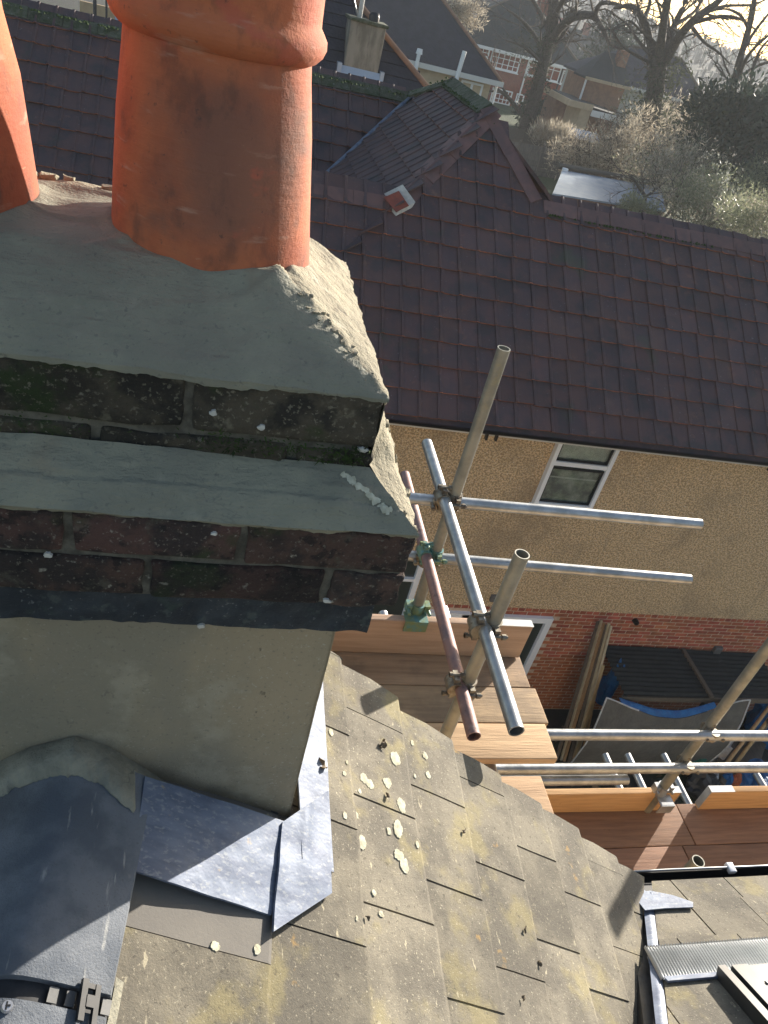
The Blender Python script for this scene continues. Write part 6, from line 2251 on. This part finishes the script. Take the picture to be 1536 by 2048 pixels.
for pts, r0, r1, dp, L in [([(1476, 152), (1500, 106, -1), (1540, 68, -2)], .15, .06, 2, 2.0), ([(1485, 102), (1510, 62, 1), (1545, 18, 2)], .14, .06, 2, 2.0), ([(1474, 165), (1500, 140, 1), (1540, 124, 1), (1580, 130, 1)], .12, .05, 2, 1.8),
                           ([(1497, 58), (1480, 30, -1), (1452, 18, -2), (1425, 22, -2)], .10, .03, 2, 1.8), ([(1470, 172), (1450, 130, 1), (1440, 95, 2)], .08, .03, 2, 1.5), ([(1492, 205), (1500, 160, -1), (1520, 100, -1), (1560, 60, -2)], .14, .05, 2, 2.0)]:
    limb(mb, pts, YT3, r0, r1, dp, L, 2, 6)
mb.build('branches', M['bark'], t3)
# dark conifer
p = on(1200, 160, 1, 104)
t4 = thing('conifer', 'dark green conifer between the red brick house and the brown one', 'tree', (p.x, 104, -9.6))
mb = MB()
mb.tube((p.x, 104, -9.6), (p.x, 104, 0.5), .35, .1, 8)
mb.build('trunk', M['bark'], t4)
mb = MB()
for i in range(46):
    t = random.random() ** .8
    leaves(mb, (p.x + random.gauss(0, 1.9 * (1 - t * .5)), 104 + random.gauss(0, 1.6), -8 + 8.0 * t), (1.3, 1.2, 1.1), 90, .55, 0, .5, .3, 2)
mb.build('crown', M['evergreen'], t4)
def shrub(name, label, cat, px, ptop, pbot, Y, wpx, n, size, mats, stems=10, aspect=4.5, group=None, shell=.25, up=.6):
    c = on(px, (ptop + pbot) / 2, 1, Y)
    zt = on(px, ptop, 1, Y).z
    z0 = max(-9.4, on(px, pbot, 1, Y).z)
    rx = wpx / 2 * c.length / F
    h_ = zt - (-9.4)
    t = thing(name, label, cat, (c.x, Y, -9.4), group)
    n = int(n * (1.9 if 'twig' in mats or 'leafpale' in mats else 1.2))
    mb = MB()
    for i in range(stems):
        a = random.random() * 2 * PI
        rr = math.sqrt(random.random())
        e = v3(c.x + math.cos(a) * rx * rr, Y + math.sin(a) * rx * .7 * rr, -9.4 + h_ * random.uniform(.6, 1.0))
        s = v3(c.x + random.gauss(0, rx * .12), Y + random.gauss(0, .2), -9.4)
        m_ = (s + e) / 2 + Vector((random.gauss(0, .2), random.gauss(0, .2), .3))
        mb.path([s, m_, e], [.06, .035, .012], 4, 0, False)
        for k in range(6):
            q = m_ + (e - m_) * random.random()
            twigs(mb, q, Vector((math.cos(a) + random.gauss(0, .7), math.sin(a) + random.gauss(0, .7), random.uniform(.2, 1.2))), h_ * .22, .014, 1, 3)
    mb.build('stems', M['bark'], t)
    mb = MB()
    zc_ = (zt + z0) / 2
    clumps = max(14, int(n / 70))
    for i in range(clumps):
        v = Vector((random.gauss(0, .5), random.gauss(0, .45), random.gauss(.1, .45)))
        if v.length > 1:
            v.normalize()
        cc = v3(c.x + v.x * rx, Y + v.y * rx * .8, zc_ + v.z * (zt - zc_))
        k = rx * .32
        leaves(mb, cc, (k, k, k * .9), int(n / clumps), size, random.choices(range(len(mats)), [3] + [1] * (len(mats) - 1))[0], shell, up, aspect)
    mb.build('foliage', [M[m_] for m_ in mats], t)
    return t
GS = 'garden shrubs beyond the plum ridge'
shrub('bare_shrub', 'straggly bare shrub behind the pale sheet roof, left of the others', 'shrub', 1195, 268, 385, 50, 150, 3600, .30, ['twig', 'leafbrown'], 16, 7)
shrub('bare_shrub', 'tall silvery twiggy shrub standing before the big ivied trunk', 'shrub', 1262, 222, 380, 47, 150, 4200, .30, ['twig', 'twig', 'leafbrown'], 18, 7)
shrub('bare_shrub', 'wide pale willow shrub beyond the right end of the sheet roof', 'shrub', 1345, 275, 440, 41, 170, 5200, .22, ['twig', 'leafpale'], 18, 4)
shrub('leafy_shrub', 'silvery leaved shrub directly above the plum ridge right of centre', 'shrub', 1410, 345, 480, 34, 150, 4600, .15, ['leafpale', 'twig'], 14, 3)
shrub('leafy_shrub', 'silvery leaved shrub in the corner above the right end of the plum ridge', 'shrub', 1515, 385, 510, 30, 130, 4200, .14, ['leafpale', 'twig'], 12, 3)
shrub('leafy_shrub', 'green leaved bush at the right edge in front of the tall dark hedge', 'shrub', 1530, 325, 430, 39, 110, 3000, .20, ['leafpale', 'evergreen'], 10, 2.4)
shrub('leafy_shrub', 'low yellow green bush in front of the pale sheet roof', 'shrub', 1268, 395, 440, 33, 90, 1500, .13, ['leafpale'], 8, 2.6)
shrub('bare_shrub', 'brown bare shrub under the dark hipped roof at the right', 'shrub', 1345, 205, 320, 58, 150, 3600, .36, ['twig', 'leafbrown'], 16, 8)
shrub('grass_clump', 'tan pampas like grass clump behind the grey boarded fence', 'plant', 1105, 255, 300, 58, 75, 1300, .55, ['twig'], 6, 12, up=1.6)
shrub('hedge', 'dark clipped hedge at the foot of the red brick house', 'hedge', 1098, 216, 258, 76, 100, 2600, .38, ['evergreen'], 6, 2)
shrub('hedge', 'tall dark evergreen hedge at the right edge below the slimmer bare tree', 'hedge', 1500, 178, 350, 43, 210, 9000, .34, ['evergreen', 'evergreen', 'ivy'], 10, 2)
shrub('evergreen_bush', 'dark evergreen bush between the dark hipped roof and the tall hedge', 'shrub', 1398, 190, 270, 70, 90, 2400, .42, ['ivy', 'evergreen'], 8, 2)
shrub('bare_shrub', 'grey brown shrub left of the red brick house, above the cream roof', 'shrub', 925, -10, 60, 78, 70, 2000, .4, ['twig', 'leafbrown'], 12, 6)
# small bare tree whose crooked stem stands before the pale sheet roof
t5 = thing('bare_tree', 'small crooked bare tree in front of the pale sheet roof', 'tree', on(1278, 430, 1, 35.5))
mb = MB()
limb(mb, [(1275, 450), (1282, 415), (1290, 395), (1278, 375), (1262, 350)], 35.5, .13, .05, 2, 1.4, 2, 6)
limb(mb, [(1290, 395), (1310, 380), (1335, 360)], 35.5, .09, .03, 2, 1.2, 2, 6)
mb.build('trunk', M['bark'], t5)
# woods on the hill
mb = MB()
for _ in range(30000):
    u, v = random.random(), random.random() ** .7
    p = hill_fn(u, v)
    if p.x < -60 or p.x > 640:
        continue
    h_ = random.uniform(1.2, 4.2)
    w_ = h_ * random.uniform(.3, .6)
    a = random.random() * 3.14
    d = v3(math.cos(a), math.sin(a), 0) * w_ * .5
    b_ = p + v3(0, 0, -.5)
    mi = 0 if random.random() < .75 else 1
    mb.add([b_ - d * .5, b_ + d * .5, p + d + v3(0, 0, h_ * .6), p + d * .3 + v3(0, 0, h_), p - d * .6 + v3(0, 0, h_ * .85), p - d + v3(0, 0, h_ * .5)], [(0, 1, 2, 3, 4, 5)], mi)
tag(mb.build('distant_woods', [M['hillwood'], M['evergreen']]), 'grey brown leafless woods covering the far hillside', 'woods', kind='stuff')

# ================================================================== HAZE
hz = bpy.data.materials.new('haze')
hz.use_nodes = True
hn = hz.node_tree.nodes
hn.remove(hn['Principled BSDF'])
pv = hn.new('ShaderNodeVolumePrincipled')
pv.inputs['Color'].default_value = (.88, .93, 1.0, 1)
pv.inputs['Density'].default_value = 0.00060
pv.inputs['Anisotropy'].default_value = 0.25
hz.node_tree.links.new(pv.outputs[0], hn['Material Output'].inputs['Volume'])
mb = MB()
mb.box((-440, -140, -11.2), (1100, 590, 48))
tag(mb.build('haze', hz), kind='stuff')
